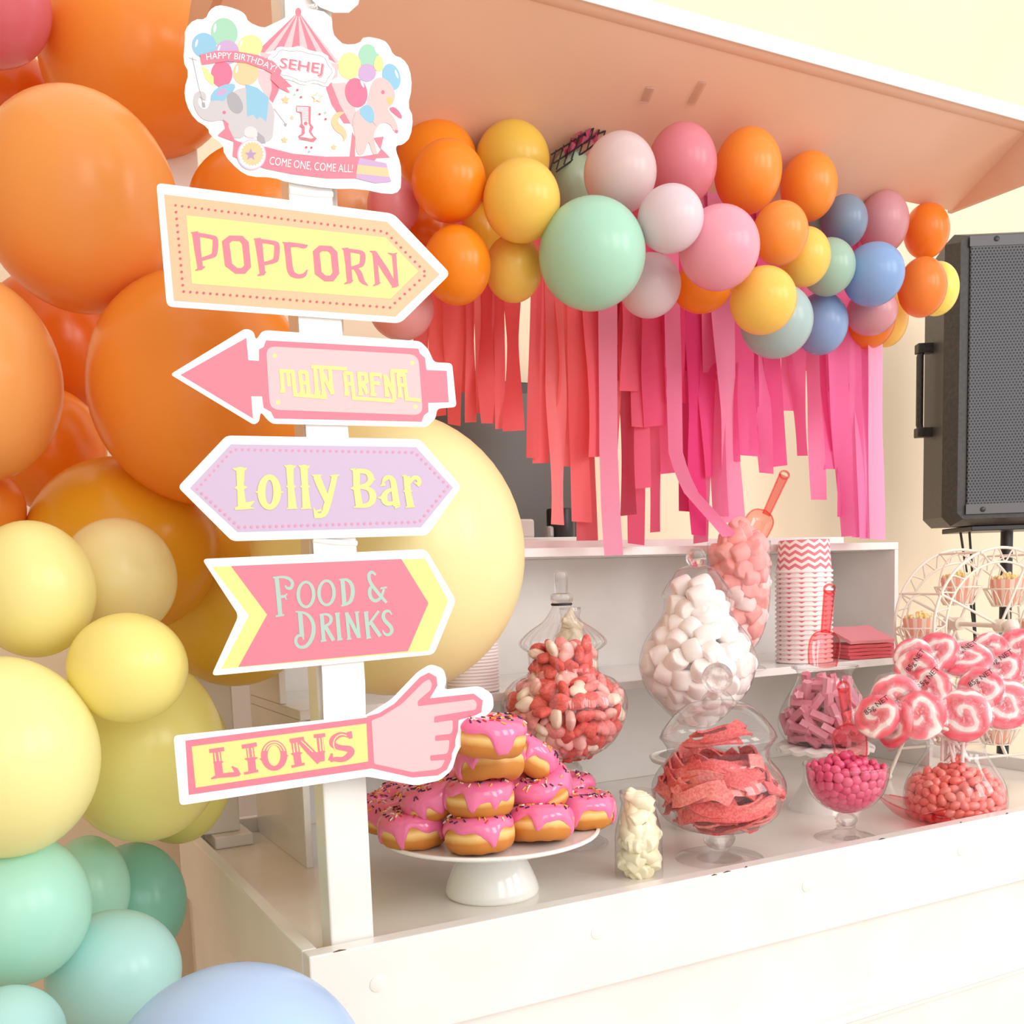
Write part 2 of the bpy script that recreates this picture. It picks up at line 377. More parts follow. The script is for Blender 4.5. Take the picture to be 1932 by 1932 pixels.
# red and white notice seen low on the wall between the balloons and the shelf
def onw(x, y, k=0): return on(x, y, 1, WALLY-.004-.0008*k)
nb = thing('wall_notice', 'small white wall notice with a red panel seen low between balloon and shelf', 'sign', onw(462, 1510)); no_ = tuple(onw(462, 1510))
MB().plate([[(405, 1470), (487, 1462), (487, 1523), (405, 1530)]], lambda x, y, k: on(x, y, 1, WALLY-.004+k), 0, .0035).build('board', mat('notice_white', (248, 244, 242), .5), nb, no_)
MB().plate([[(452, 1470), (476, 1468), (476, 1522), (452, 1525)]], lambda x, y, k: onw(x, y, k), 1, None).build('red_panel', mat('notice_red', (216, 48, 52), .5), nb, no_)
MB().plate([[(456, 1503), (470, 1501), (470, 1505), (461, 1506), (461, 1508), (470, 1507), (470, 1511), (456, 1513)]], lambda x, y, k: onw(x, y, k), 2, None).build('symbol', mat('notice_light_red', (240, 110, 104), .5), nb, no_)
MB().plate([arc(438, 1514, 9, 12, n=24), arc(438, 1514, 7.2, 10, n=24)[::-1]], lambda x, y, k: onw(x, y, k), 1, None).build('ring_symbol', mat('notice_dark', (120, 40, 60), .5), nb, no_)

# loudspeaker on its stand
spY = 1.12; SA = radians(30)
E1, E2 = np.array([cos(SA), -sin(SA), 0]), np.array([sin(SA), cos(SA), 0])
fl0 = on(1787, 992, 1, spY); spx0, spz0 = float(fl0[0]), float(fl0[2]); spx1 = spx0+.60
def spt(px, dy):                              # along-face offset whose place shows at pixel column px, dy behind the front
    a, c = -1., 2.
    for _ in range(50):
        t = (a+c)/2
        if proj(fl0+E1*t+E2*dy)[0] < px: a = t
        else: c = t
    return t
def spz(t, dy, py): q = fl0+E1*t+E2*dy; return float(zat(q[0], q[1], py))
spz1 = spz(0, 0, 434); bk = spx0+spt(1741, .34)
SPK = add_noise(mat('speaker_black', (52, 47, 45), .45), 120, (46, 42, 40), (60, 55, 52), bump=.15)
spo = (spx0, spY, spz0)
sp = thing('loudspeaker', 'large black loudspeaker with a perforated grille mounted on a stand by the wall', 'speaker', spo); sp.rotation_euler = (0, 0, -SA)
ch = .05
mb = MB(); ring = lambda x0, x1, y, z0, z1, c: [(x0+c, y, z0), (x1-c, y, z0), (x1, y, z0+c), (x1, y, z1-c), (x1-c, y, z1), (x0+c, y, z1), (x0, y, z1-c), (x0, y, z0+c)]
R1 = ring(spx0+.03, spx1-.03, spY-.004, spz0+.02, spz1-.02, .02); R2 = ring(spx0, spx1, spY+.05, spz0, spz1, .03); R3 = ring(bk, spx1-(bk-spx0), spY+.34, spz0+.005, spz1-.01, .03)
mb.add(R1+R2+R3, [tuple(range(8))]+[(i, (i+1) % 8, 8+(i+1) % 8, 8+i) for i in range(8)]+[(8+i, 8+(i+1) % 8, 16+(i+1) % 8, 16+i) for i in range(8)]+[tuple(range(16, 24))[::-1]])
mb.build('cabinet', SPK, sp, spo, smooth=25)
gm = mat('speaker_grille', (64, 63, 65), .5); n, l, p_ = nodes(gm)
tc = n.new('ShaderNodeTexCoord'); sx = n.new('ShaderNodeSeparateXYZ'); l.new(tc.outputs['Object'], sx.inputs[0])
def mth(n, l, op, a, b=None, c=None):
    q = n.new('ShaderNodeMath'); q.operation = op
    for i, v in enumerate((a, b, c)):
        if v is None: continue
        if isinstance(v, (int, float)): q.inputs[i].default_value = v
        else: l.new(v, q.inputs[i])
    return q.outputs[0]
PIT = .0105*U
gx = mth(n, l, 'DIVIDE', sx.outputs[0], PIT); gz = mth(n, l, 'DIVIDE', sx.outputs[2], PIT*.866)
rowf = mth(n, l, 'FLOOR', gz); odd = mth(n, l, 'MULTIPLY', mth(n, l, 'MODULO', mth(n, l, 'ABSOLUTE', rowf), 2.0), .5)
fx = mth(n, l, 'SUBTRACT', mth(n, l, 'FRACT', mth(n, l, 'ADD', gx, odd)), .5); fz = mth(n, l, 'MULTIPLY', mth(n, l, 'SUBTRACT', mth(n, l, 'FRACT', gz), .5), .866)
dd = mth(n, l, 'SQRT', mth(n, l, 'ADD', mth(n, l, 'MULTIPLY', fx, fx), mth(n, l, 'MULTIPLY', fz, fz)))
hole = mth(n, l, 'LESS_THAN', dd, .34)
mxc = n.new('ShaderNodeMix'); mxc.data_type = 'RGBA'; mxc.inputs[6].default_value = lin((88, 88, 94))+(1,); mxc.inputs[7].default_value = lin((14, 13, 14))+(1,)
l.new(hole, mxc.inputs[0]); l.new(mxc.outputs[2], p_.inputs['Base Color'])
GX0 = spx0+spt(1823, -.01); GZ0, GZ1 = spz(GX0-spx0, -.01, 968), spz(GX0-spx0, -.01, 447)
bev(MB().box((GX0, spY-.012, GZ0), (spx1-.05, spY-.0045, GZ1)).build('grille', gm, sp, spo), .004)
for z in (GZ0+.012, GZ1-.014): MB().box((GX0-.003, spY-.0136, z-.016), (spx1-.047, spY-.0122, z+.016)).build('grille_strip', mat('speaker_strip', (92, 90, 92), .4), sp, spo)
for x, y in ((1871, 450), (1854, 961)):
    tt = spt(x, -.014); p = (spx0+tt, spY-.014, spz(tt, -.014, y)); q = MB().lathe([(0, .003), (.006, .003), (.0085, .0015), (.0085, -.0005)], n=20); q.v = [(p[0]+a, p[1]-c, p[2]+bb) for a, bb, c in q.v]
    q.build('screw', mat('black_plastic', (0, 0, 0)), sp, spo, smooth=40)
hxa = spx0+(bk-spx0)*.5
hm = mat('black_plastic', (0, 0, 0)); Yh = spY+.22
xs = spx0+(bk-spx0)*.62; hz0, hz1 = spz(xs-spx0, .22, 818), spz(xs-spx0, .22, 655)
mb = MB().tube([(xs, Yh, hz0), (xs-.035, Yh, hz0+.005), (xs-.042, Yh, hz0+.03), (xs-.042, Yh, hz1-.03), (xs-.035, Yh, hz1-.005), (xs, Yh, hz1)], .012, 10)
mb.box((xs-.055, Yh-.02, hz1-.02), (xs-.0, Yh+.02, hz1+.012)); mb.box((xs-.055, Yh-.02, hz0-.012), (xs, Yh+.02, hz0+.02))
bev(mb.build('handle', SPK, sp, spo, smooth=50), .003)
bev(MB().box((bk+.06, spY+.06, spz0-.018), (spx1-.16, spY+.32, spz0-.0005)).build('mount_plate', hm, sp, spo), .003)
pp = fl0+E1*spt(1900, .17)+E2*.17; stx, sty = float(pp[0]), float(pp[1])
st = thing('speaker_stand', 'black tripod stand holding up the large loudspeaker', 'stand', (stx, sty, FLOOR)); so = (stx, sty, FLOOR)
MB().tube([(stx, sty, FLOOR+.12), (stx, sty, spz0-.019)], .020, 20).build('pole', hm, st, so, smooth=40)
MB().tube([(stx, sty, .02), (stx, sty, .10)], .028, 20).build('collar', hm, st, so, smooth=40)
for i, a in enumerate((200, 320, 80)):
    ex, ey = stx+.5*cos(radians(a)), min(sty+.5*sin(radians(a)), WALLY-.03)
    lg = MB().tube([(stx, sty, -.25), (ex, ey, FLOOR+.015)], .012, 10).build('leg', hm, st, so, smooth=40)
    MB().ball((ex, ey, FLOOR+.014), .014, 8).build('rubber_foot', hm, lg, so, smooth=60)
for x0, x1 in ((1812, 1838), (1829, 1840)):
    cab = MB().tube([on(x0, 1003, 1, sty+.08), on((x0+x1)/2+1, 1095, 1, sty+.08), on(x1, 1190, 1, sty+.08), on(x1+8, 1330, 1, sty+.08)], .0042, 8).build('cable', hm, st, so, smooth=60)

# ------------------------------------------------------------------ balloons
def balloon_mesh():
    mb = MB(); n = 28; prof = []
    for i in range(n+1):
        t = pi*i/n; r = sin(t); z = -cos(t)
        if z < 0: r *= 1-.10*(-z)**2; z = z*1.03
        prof.append((r, z))
    prof[0] = (.05, -1.035)
    prof = [(0, -1.17), (.05, -1.165), (.085, -1.15), (.05, -1.11), (.035, -1.08), (.06, -1.045)]+prof[1:]
    mb.lathe(prof, n=56); o = mb.build('balloon', [], smooth=80); me = o.data; bpy.data.objects.remove(o); return me
BM = balloon_mesh()
def balloon_mat(rgb):
    nm = 'balloon_%02x%02x%02x' % rgb
    if nm in MATS: return MATS[nm]
    m_ = mat(nm, soften(rgb, .72), .26, .45, transl=.22); return m_
BME = {}
def soften(c, g): return tuple(255*(v/255)**g for v in c)
BAL = {}
def balloon(x, y, rx, ry, d, rgb, label, group, rot=0):
    p = at(x, y, d); wv = p-CAM; wv = wv/np.linalg.norm(wv); r = np.cross(wv, [0, 0, 1]); r = r/np.linalg.norm(r); u = np.cross(r, wv)
    e = .01
    kx = np.linalg.norm(np.array(proj(p+e*r))-np.array(proj(p-e*r)))/(2*e); ky = np.linalg.norm(np.array(proj(p+e*u))-np.array(proj(p-e*u)))/(2*e)
    A, Cc = rx/kx, ry/ky; c, s_ = cos(radians(rot)), sin(radians(rot))
    r, u = c*r+s_*u, -s_*r+c*u
    if rgb not in BME:
        me = BM.copy(); me.name = 'balloon'; me.materials.append(balloon_mat(rgb)); BME[rgb] = me
    o = bpy.data.objects.new('balloon', BME[rgb]); col.objects.link(o)
    # local z (tail at -z) points towards the viewer, tail hidden behind
    M_ = Matrix((( r[0], u[0], -wv[0]), (r[1], u[1], -wv[1]), (r[2], u[2], -wv[2])))
    o.rotation_euler = M_.to_euler(); o.scale = (A, Cc, (A+Cc)/2); o.location = Vector(p)
    tag(o, label, 'balloon', group); BAL[label] = (p, A, Cc); return o
OR1, OR2, OR3, OR4 = (250, 118, 18), (255, 134, 36), (255, 152, 62), (232, 84, 12)
PK, YL, YL2, GO, LM, MI, TE, AQ, BL = (232, 98, 112), (255, 240, 140), (255, 236, 120), (255, 204, 56), (238, 228, 104), (164, 234, 208), (112, 190, 164), (170, 230, 224), (172, 208, 252)
GB = 'balloons of the big column beside the cart'
for a in (
 (-30, 0, 134, 136, 1.61, PK, 'large pink balloon at the very top of the big balloon column'),
 (260, 118, 187, 195, 1.81, OR2, 'large orange balloon behind the scalloped edge of the birthday sign'),
 (150, 384, 195, 218, 1.45, OR3, 'largest plain orange balloon, filling the space beside the POPCORN board'),
 (485, 400, 130, 130, 1.72, OR1, 'orange balloon peeking out between the birthday sign and the POPCORN board'),
 (-60, 715, 187, 203, 1.36, (255, 160, 74), 'light orange balloon cut by the photo edge below the largest orange one'),
 (380, 735, 213, 225, 1.487, OR2, 'huge orange balloon behind the arrowhead of the MAIN ARENA sign'),
 (95, 650, 130, 140, 1.85, OR4, 'dark red-orange balloon wedged between the huge and the light orange ones'),
 (15, 190, 100, 110, 1.9, OR4, 'red-orange balloon tucked between the pink one and the largest orange one'),
 (95, 850, 110, 120, 1.75, OR1, 'shaded orange balloon in the gap above the deep yellow-orange one'),
 (-20, 960, 72, 75, 1.5, OR2, 'small sliver of orange balloon just above the round pale yellow one'),
 (235, 1030, 185, 168, 1.595, (250, 166, 24), 'deep yellow-orange balloon below the huge orange one, above the pale yellow ones'),
 (440, 1122, 165, 174, 1.838, GO, 'shaded gold balloon behind the notched end of the FOOD & DRINKS board'),
 (735, 1047, 257, 268, 1.60, (255, 238, 160), 'giant pale yellow balloon between the sign post and the white shelf'),
 (62, 1112, 123, 130, 1.269, YL, 'round pale yellow balloon cut by the photo edge, topmost of the yellow cluster front'),
 (225, 1090, 112, 113, 1.40, (255, 232, 150), 'glossy cream-yellow balloon showing two streaks of window light'),
 (242, 1260, 116, 104, 1.24, YL2, 'small bright yellow balloon at the front middle of the yellow cluster'),
 (8, 1428, 190, 190, 1.178, (255, 244, 150), 'big lemon balloon cut by the photo edge, resting on the mint ones'),
 (268, 1412, 160, 176, 1.45, (250, 238, 124), 'yellow-green balloon behind the square end of the LIONS sign'),
 (330, 1440, 112, 152, 1.72, (232, 224, 104), 'olive-yellow balloon half hidden behind the yellow-green one over the tray rim'),
 (20, 1715, 161, 147, 1.224, MI, 'large mint balloon cut by the photo edge below the lemon one'),
 (170, 1675, 78, 100, 1.495, MI, 'mint balloon squeezed between the large mint one and the teal one'),
 (257, 1700, 98, 112, 1.625, TE, 'shaded teal balloon against the side board of the cart'),
 (216, 1835, 132, 121, 1.318, AQ, 'aqua balloon with streaks of window light, right above the blue one'),
 (18, 1960, 114, 102, 1.10, AQ, 'pale aqua balloon in the bottom corner of the column'),
 (450, 2070, 262, 263, 1.03, BL, 'large pale blue balloon in front of the bottom corner of the cart')):
    balloon(*a, GB)
GG = 'balloons of the garland under the canopy'
gO, gY, gY2, gP, gL, gG, gDG, gB, gGB, gM = (255, 124, 14), (252, 200, 72), (238, 186, 54), (232, 122, 138), (230, 204, 214), (160, 220, 190), (150, 172, 140), (118, 158, 218), (160, 188, 188), (214, 136, 146)
for a in (
 (825, 300, 75, 76, 1.85, gO, 'orange garland balloon behind the one with the dark nub, nearest the birthday sign'),
 (847, 342, 70, 81, 1.70, gO, 'orange garland balloon with a faint dark nub, high beside the birthday sign'),
 (742, 388, 49, 58, 1.76, gP, 'dusky pink garland balloon peeking past the top corner of the POPCORN board'),
 (800, 435, 60, 60, 1.88, OR4, 'red-orange garland balloon sunk behind the two orange ones at the POPCORN tip'),
 (862, 501, 64, 77, 1.72, gO, 'orange garland balloon touching the pointed tip of the POPCORN board'),
 (757, 582, 62, 62, 1.80, (238, 150, 152), 'pale pink garland balloon hanging lowest behind the POPCORN tip'),
 (655, 390, 58, 62, 1.85, (246, 170, 112), 'peach balloon glimpsed beside the post above the POPCORN board'),
 (967, 303, 70, 78, 1.86, gY2, 'mustard yellow garland balloon at the top of the three yellow ones'),
 (984, 379, 73, 82, 1.70, gY, 'yellow garland balloon in front of the other two yellow ones'),
 (969, 507, 54, 66, 1.80, gY, 'yellow garland balloon hanging lowest between orange and big green ones'),
 (908, 440, 40, 60, 1.92, (240, 160, 30), 'amber garland balloon filling the gap between orange and yellow ones'),
 (1080, 345, 45, 64, 1.95, gDG, 'shaded sage balloon above the biggest green one in the garland'),
 (1170, 327, 69, 80, 1.78, (222, 188, 188), 'dusty mauve garland balloon directly above the biggest green one'),
 (1117, 480, 101, 110, 1.72, gG, 'biggest pale green balloon of the garland, in front over the streamers'),
 (1287, 311, 66, 81, 1.90, (226, 112, 128), 'rose pink garland balloon under the black wire mesh'),
 (1265, 413, 63, 67, 1.719, gL, 'round lilac-white garland balloon in front of the rose pink one'),
 (1226, 539, 59, 63, 1.88, gL, 'lilac-white garland balloon hanging low beside the biggest green one'),
 (1357, 468, 77, 83, 1.781, (246, 150, 172), 'big bright pink garland balloon in the middle of the garland'),
 (1325, 543, 55, 50, 1.98, gO, 'orange garland balloon showing only its bottom below the bright pink one'),
 (1411, 323, 65, 84, 1.98, (255, 130, 34), 'largest orange garland balloon, under the canopy beside the rose pink one'),
 (1526, 352, 55, 68, 2.1, (255, 130, 34), 'orange garland balloon between the largest orange one and the slate blue one'),
 (1472, 440, 54, 62, 1.92, (255, 140, 46), 'orange garland balloon in front, above the two right-hand yellow ones'),
 (1440, 567, 64, 66, 1.86, gY, 'yellow garland balloon in front of the grey-green one, low over the streamers'),
 (1518, 485, 50, 58, 2.02, gY, 'yellow garland balloon tucked between orange and small green ones'),
 (1465, 606, 70, 72, 2.0, gGB, 'grey-green garland balloon hanging lowest behind the front yellow one'),
 (1563, 504, 52, 56, 2.093, (150, 190, 166), 'small muted green garland balloon beside the bright blue one'),
 (1593, 418, 45, 52, 2.2, (112, 132, 160), 'slate blue garland balloon up near the canopy'),
 (1648, 518, 60, 62, 2.127, gB, 'bright blue garland balloon in front near the loudspeaker end'),
 (1549, 611, 52, 60, 2.2, (122, 152, 206), 'blue garland balloon hanging low beside the grey-green one'),
 (1666, 420, 50, 62, 2.3, gM, 'mauve-pink garland balloon behind the slate blue one'),
 (1748, 436, 45, 54, 2.35, (250, 112, 22), 'orange garland balloon highest at the loudspeaker end'),
 (1740, 542, 48, 58, 2.25, (250, 116, 34), 'orange garland balloon beside the loudspeaker, in front of the small yellow one'),
 (1768, 545, 43, 52, 2.38, (255, 232, 90), 'yellow garland balloon overlapping the edge of the loudspeaker'),
 (1645, 588, 50, 46, 2.25, gM, 'mauve-pink garland balloon below the bright blue one'),
 (1640, 605, 50, 54, 2.38, (250, 112, 22), 'orange garland balloon under the low mauve-pink one'),
 (1672, 600, 43, 56, 2.5, (250, 186, 70), 'amber-yellow garland balloon lowest at the loudspeaker end'),
 (1540, 415, 22, 26, 2.25, (140, 180, 170), 'tiny teal balloon glimpsed between orange and slate blue ones')):
    balloon(*a, GG)

# ------------------------------------------------------------------ crepe streamer curtain on a wire mesh
SY = .53
sto = tuple(on(1250, 260, 1, SY))
cur = thing('streamer_curtain', 'fringe curtain of coral to hot pink crepe streamers hanging behind the balloon garland', 'streamers', sto)
CREPE = {}
def crepe(rgb):
    k = tuple(int(v) for v in rgb); nm = 'crepe_%02x%02x%02x' % k
    if nm not in CREPE:
        m_ = mat(nm, soften(k, .80), .75, .15, transl=.42); n, l, p_ = nodes(m_)
        wv = n.new('ShaderNodeTexWave'); wv.inputs['Scale'].default_value = 160; wv.inputs['Distortion'].default_value = 3; wv.bands_direction = 'Z'
        tc = n.new('ShaderNodeTexCoord'); l.new(tc.outputs['Object'], wv.inputs['Vector'])
        bu = n.new('ShaderNodeBump'); bu.inputs['Strength'].default_value = .15; bu.inputs['Distance'].default_value = .001; l.new(wv.outputs[1], bu.inputs['Height']); l.new(bu.outputs[0], p_.inputs['Normal'])
        CREPE[nm] = m_
    return CREPE[nm]
def ccol(x, li=0):
    S = [(830, (240, 92, 92)), (960, (238, 84, 92)), (1080, (246, 98, 104)), (1180, (240, 84, 110)), (1300, (232, 52, 116)), (1420, (240, 76, 140)), (1520, (238, 72, 134)), (1600, (246, 96, 164)), (1670, (252, 140, 204))]
    for i in range(len(S)-1):
        if x <= S[i+1][0] or i == len(S)-2:
            t = min(1, max(0, (x-S[i][0])/(S[i+1][0]-S[i][0]))); c = [a+(b_-a)*t for a, b_ in zip(S[i][1], S[i+1][1])]; break
    return tuple(int(max(0, min(255, v+(255-v)*li if li > 0 else v*(1+li)))) for v in c)
def strip(pts, wpx, Y, rgb, wob=1.0):
    # pts: list of (px x, px y) down the middle of the strip, hanging near plane Y
    mb = MB(); N = 26; P = [np.array(p, float) for p in pts]; L = [0]
    for i in range(1, len(P)): L.append(L[-1]+np.linalg.norm(P[i]-P[i-1]))
    ph, ph2 = rnd.uniform(0, 6), rnd.uniform(0, 6); a1 = rnd.uniform(.004, .011)*wob; vs = []
    sk = rnd.uniform(-.12, .12)
    for i in range(N+1):
        s_ = L[-1]*i/N; j = max(k for k in range(len(L)) if L[k] <= s_+1e-6); j = min(j, len(P)-2)
        q = P[j]+(P[j+1]-P[j])*((s_-L[j])/(L[j+1]-L[j])); t = i/N
        tw = sin(ph+t*(3+2.5*(ph2 % 1)))*(.45+.65*(ph % 1))*min(1, t*1.5)*wob
        for e in (-1, -.33, .33, 1):
            yy = Y+a1*sin(ph2+t*7+e*.7)*t*1.3+e*.020*sin(tw)
            ex = e*wpx/2*cos(tw)
            ey = sk*e*wpx/2 if i == N else 0
            vs.append(on(q[0]+ex, q[1]+ey, 1, yy))
    fs = [(i*4+j, i*4+j+1, i*4+j+5, i*4+j+4) for i in range(N) for j in range(3)]
    mb.add(vs, fs); mb.build('streamer', crepe(rgb), cur, sto, smooth=180, weld=False, normals=False)
ST = [  # x top, x bottom, bottom y, width, tint, layer
 (792, 800, 770, 34, -.08, 1), (826, 828, 785, 34, 0, 1), (856, 857, 802, 40, .03, 0), (886, 888, 797, 22, .04, 1), (918, 920, 799, 32, -.04, 0), (942, 943, 809, 20, .06, 1), (966, 969, 813, 42, .0, 0), (905, 905, 780, 26, .12, 2), (935, 930, 770, 30, -.08, 2),
 (1012, 1005, 864, 24, -.05, 1), (1024, 1020, 874, 34, -.02, 2), (1045, 1052, 990, 40, .16, 1), (1066, 1068, 880, 44, .04, 2), (1090, 1098, 985, 40, .02, 1), (1104, 1108, 1020, 42, -.12, 3), (1120, 1124, 862, 44, .03, 0), (1144, 1152, 842, 32, .06, 1), (1165, 1150, 950, 30, .1, 2),
 (1188, 1188, 738, 40, .06, 0), (1206, 1208, 806, 36, .08, 1), (1182, 1186, 972, 36, -.22, 2), (1212, 1212, 921, 34, .1, 1), (1232, 1236, 804, 44, .05, 0), (1205, 1200, 1027, 34, -.1, 3), (1238, 1236, 1004, 26, .12, 3),
 (1252, 1262, 893, 36, .12, 1), (1270, 1275, 760, 44, .0, 0), (1292, 1294, 965, 28, -.15, 3), (1306, 1318, 1010, 34, -.02, 1), (1328, 1322, 1024, 36, .30, 3), (1345, 1360, 975, 44, .28, 1), (1362, 1384, 985, 46, .36, 0), (1335, 1345, 900, 44, .05, 2), (1375, 1380, 870, 36, .1, 2),
 (1396, 1412, 860, 42, .08, 1), (1420, 1420, 850, 20, -.1, 2), (1432, 1446, 893, 34, .15, 2), (1448, 1468, 880, 36, .05, 1), (1440, 1440, 858, 26, -.05, 3), (1476, 1490, 775, 28, .1, 2), (1500, 1514, 860, 34, .1, 1), (1528, 1545, 943, 32, .22, 1), (1540, 1552, 850, 40, -.02, 2), (1562, 1570, 885, 36, .05, 2),
 (1574, 1600, 1012, 38, .12, 0), (1592, 1588, 975, 22, -.08, 2), (1606, 1622, 1014, 30, .10, 1), (1624, 1636, 1016, 34, .16, 1), (1640, 1646, 1016, 34, .05, 2), (1652, 1656, 1018, 30, .42, 0),
 (1300, 1300, 700, 44, -.05, 2), (1400, 1400, 700, 46, .0, 3), (1450, 1450, 720, 44, -.05, 3), (1350, 1350, 720, 40, -.1, 3), (1040, 1040, 720, 46, -.06, 3), (1150, 1150, 720, 44, -.06, 3), (1100, 1100, 700, 50, -.04, 3), (870, 870, 740, 50, -.08, 3), (1580, 1580, 740, 40, -.06, 3), (1525, 1525, 700, 40, -.06, 3)]
for x0, x1, yb, wd, li, ly in ST:
    yt = 300+max(0, (x0-1000))*.17 if x0 > 1000 else 300-(1000-x0)*.05
    rgb = ccol((x0+x1)/2, li)
    strip([(x0-(x1-x0)*.2, yt), (x0, 560), ((x0+x1)/2+rnd.uniform(-3, 3), (560+yb)/2+20), (x1, yb)], wd, SY+ly*.012+rnd.uniform(0, .004), rgb)
# two loose streamers that come forward: one over the shelf edge, one curling onto the marshmallows
strip([(1145, 300), (1148, 850), (1152, 960), (1158, 1048)], 36, SY-.012, ccol(1320, .45), .4)
strip([(1262, 330), (1275, 860), (1300, 925), (1345, 975), (1378, 1012)], 30, SY-.02, ccol(1420, .30), .5)
BLK = mat('black_wire', (32, 26, 28), .5)
mb = MB(); wl = []
def wpt(x, y, Y=.46): return on(x, y, 1, Y)
A_, B_, C_ = (1040, 292), (1212, 196), (1392, 250)
for off in (0, 16, 32):
    mb.tube([wpt(A_[0]+off*.3, A_[1]+off), wpt((A_[0]+B_[0])/2, (A_[1]+B_[1])/2+off-6), wpt(B_[0]+off*.2, B_[1]+off)], .0016, 5)
    mb.tube([wpt(B_[0]-4, B_[1]+off-2), wpt((B_[0]+C_[0])/2, (B_[1]+C_[1])/2+off), wpt(C_[0], C_[1]+off)], .0016, 5)
for i in range(12):
    t = (i+.3)/12; x, y = A_[0]+(B_[0]-A_[0])*t, A_[1]+(B_[1]-A_[1])*t-6*sin(pi*t); mb.tube([wpt(x+5, y-6), wpt(x-9, y+40)], .0014, 5)
for i in range(11):
    t = (i+.3)/11; x, y = B_[0]+(C_[0]-B_[0])*t, B_[1]+(C_[1]-B_[1])*t; mb.tube([wpt(x+7, y-9), wpt(x-14, y+40)], .0014, 5)
mb.build('wire_mesh', BLK, cur, sto, smooth=60)
def ruffle(pts, rgb):
    mb = MB(); N = 14; vs = []
    for i in range(N+1):
        t = i/N; 
        for e in (-1, 0, 1):
            x = pts[0][0]+(pts[1][0]-pts[0][0])*t; y = pts[0][1]+(pts[1][1]-pts[0][1])*t-14*sin(pi*t)
            vs.append(on(x+3*sin(i*2.1+e), y+e*11+4*sin(i*1.7), 1, .462+.012*sin(i*1.3+e*2)))
    mb.add(vs, [(i*3+j, i*3+j+1, i*3+j+4, i*3+j+3) for i in range(N) for j in range(2)])
    mb.build('crepe_wrap', crepe(rgb), cur, sto, smooth=180, normals=False)
ruffle([(1170, 262), (1215, 208)], (196, 64, 96)); ruffle([(1205, 235), (1262, 225)], (186, 54, 90)); ruffle([(1262, 222), (1330, 218)], (226, 104, 132)); ruffle([(1065, 290), (1130, 258)], (190, 70, 96)); ruffle([(1325, 236), (1372, 258)], (196, 62, 100))
# clear adhesive hooks on the soffit
sn = np.array([0, (zFold-zRr), -(YRr-YFold)*-1.0]); sn = np.array([0., zFold-zRr, YRr-YFold]); sn /= np.linalg.norm(sn)
HKM = thin_glass('clear_plastic', (.97, .97, .97), (.93, .93, .93), 1.4, .15)
for (x0, y0, x1, y1), lab in (((1226, 162, 1214, 192), 'small clear adhesive hook on the soffit holding the end of the wire mesh'), ((1325, 152, 1302, 196), 'longer clear adhesive hook on the soffit above the rose pink balloon')):
    P0, P1 = onplane(x0, y0, (0, YFold, zFold), sn), onplane(x1, y1, (0, YFold, zFold), sn); dv = (P1-P0); ln = np.linalg.norm(dv); dv /= ln; sd = np.cross(dv, sn); wd_ = .009
    c8 = [P0+sd*a*wd_+dv*b_*ln-sn*k for k in (.0008, .005) for a, b_ in ((-1, 0), (1, 0), (1, 1), (-1, 1))]
    o = MB().hexa(c8).build('adhesive_hook', HKM, None, tuple(P0)); tag(o, lab, 'hook', 'clear hooks on the soffit'); bev(o, .003, 3)

# ------------------------------------------------------------------ the sign post: printed boards on a white plank
SGY = -.004
so_ = tuple(on(615, 1300, 1, .02))
sign = thing('circus_signpost', 'white signpost of pastel circus boards reading POPCORN, MAIN ARENA, Lolly Bar, FOOD & DRINKS and LIONS', 'sign', so_)
def pm(rgb): return mat('print_%02x%02x%02x' % rgb, rgb, .5, .35)
pPINK, pPALE, pYEL, pPEA, pLIL, pGRN, pDOT = (236, 128, 146), (240, 190, 194), (242, 226, 142), (238, 186, 150), (200, 180, 208), (172, 202, 190), (196, 98, 108)
class Board:
    def __init__(s, ox, oy, k, Y): s.ox, s.oy, s.k, s.Y = ox, oy, k, Y
    def fn(s, x, y, l): return on(s.ox+x/s.k, s.oy+y/s.k, 1, s.Y+l)
    def board(s, outline, r=14, th=.0055):
        s.o = MB().plate([rounded(outline, r)], s.fn, 0, th).build('sign_board', BOARDW, sign, so_); return s
    def layer(s, name, items, lv, label=None):     # items: (rgb, [loops])
        mb = MB(); ms = []
        for i, (rgb, loops) in enumerate(items):
            mt = pm(rgb)
            if mt not in ms: ms.append(mt)
            mb.m = ms.index(mt); mb.plate(loops, s.fn, -.00016*lv-.000005*min(i, 90), None)
        o = mb.build(name, ms, s.o, so_, weld=False, normals=False)
        if label: o['label'] = label
        return o
    def dots(s, name, path, n, r, rgb, lv):
        L = path+[path[0]]; D = [0]
        for i in range(1, len(L)): D.append(D[-1]+math.dist(L[i-1], L[i]))
        it = []
        for i in range(n):
            d = D[-1]*i/n; j = max(q for q in range(len(D)-1) if D[q] <= d+1e-6); t = (d-D[j])/(D[j+1]-D[j])
            x, y = L[j][0]+(L[j+1][0]-L[j][0])*t, L[j][1]+(L[j+1][1]-L[j][1])*t; it.append((rgb, [arc(x, y, r, r, n=8)]))
        return s.layer(name, it, lv)
def ring_path(P, w): return stroke(P+[P[0], P[1]], w)
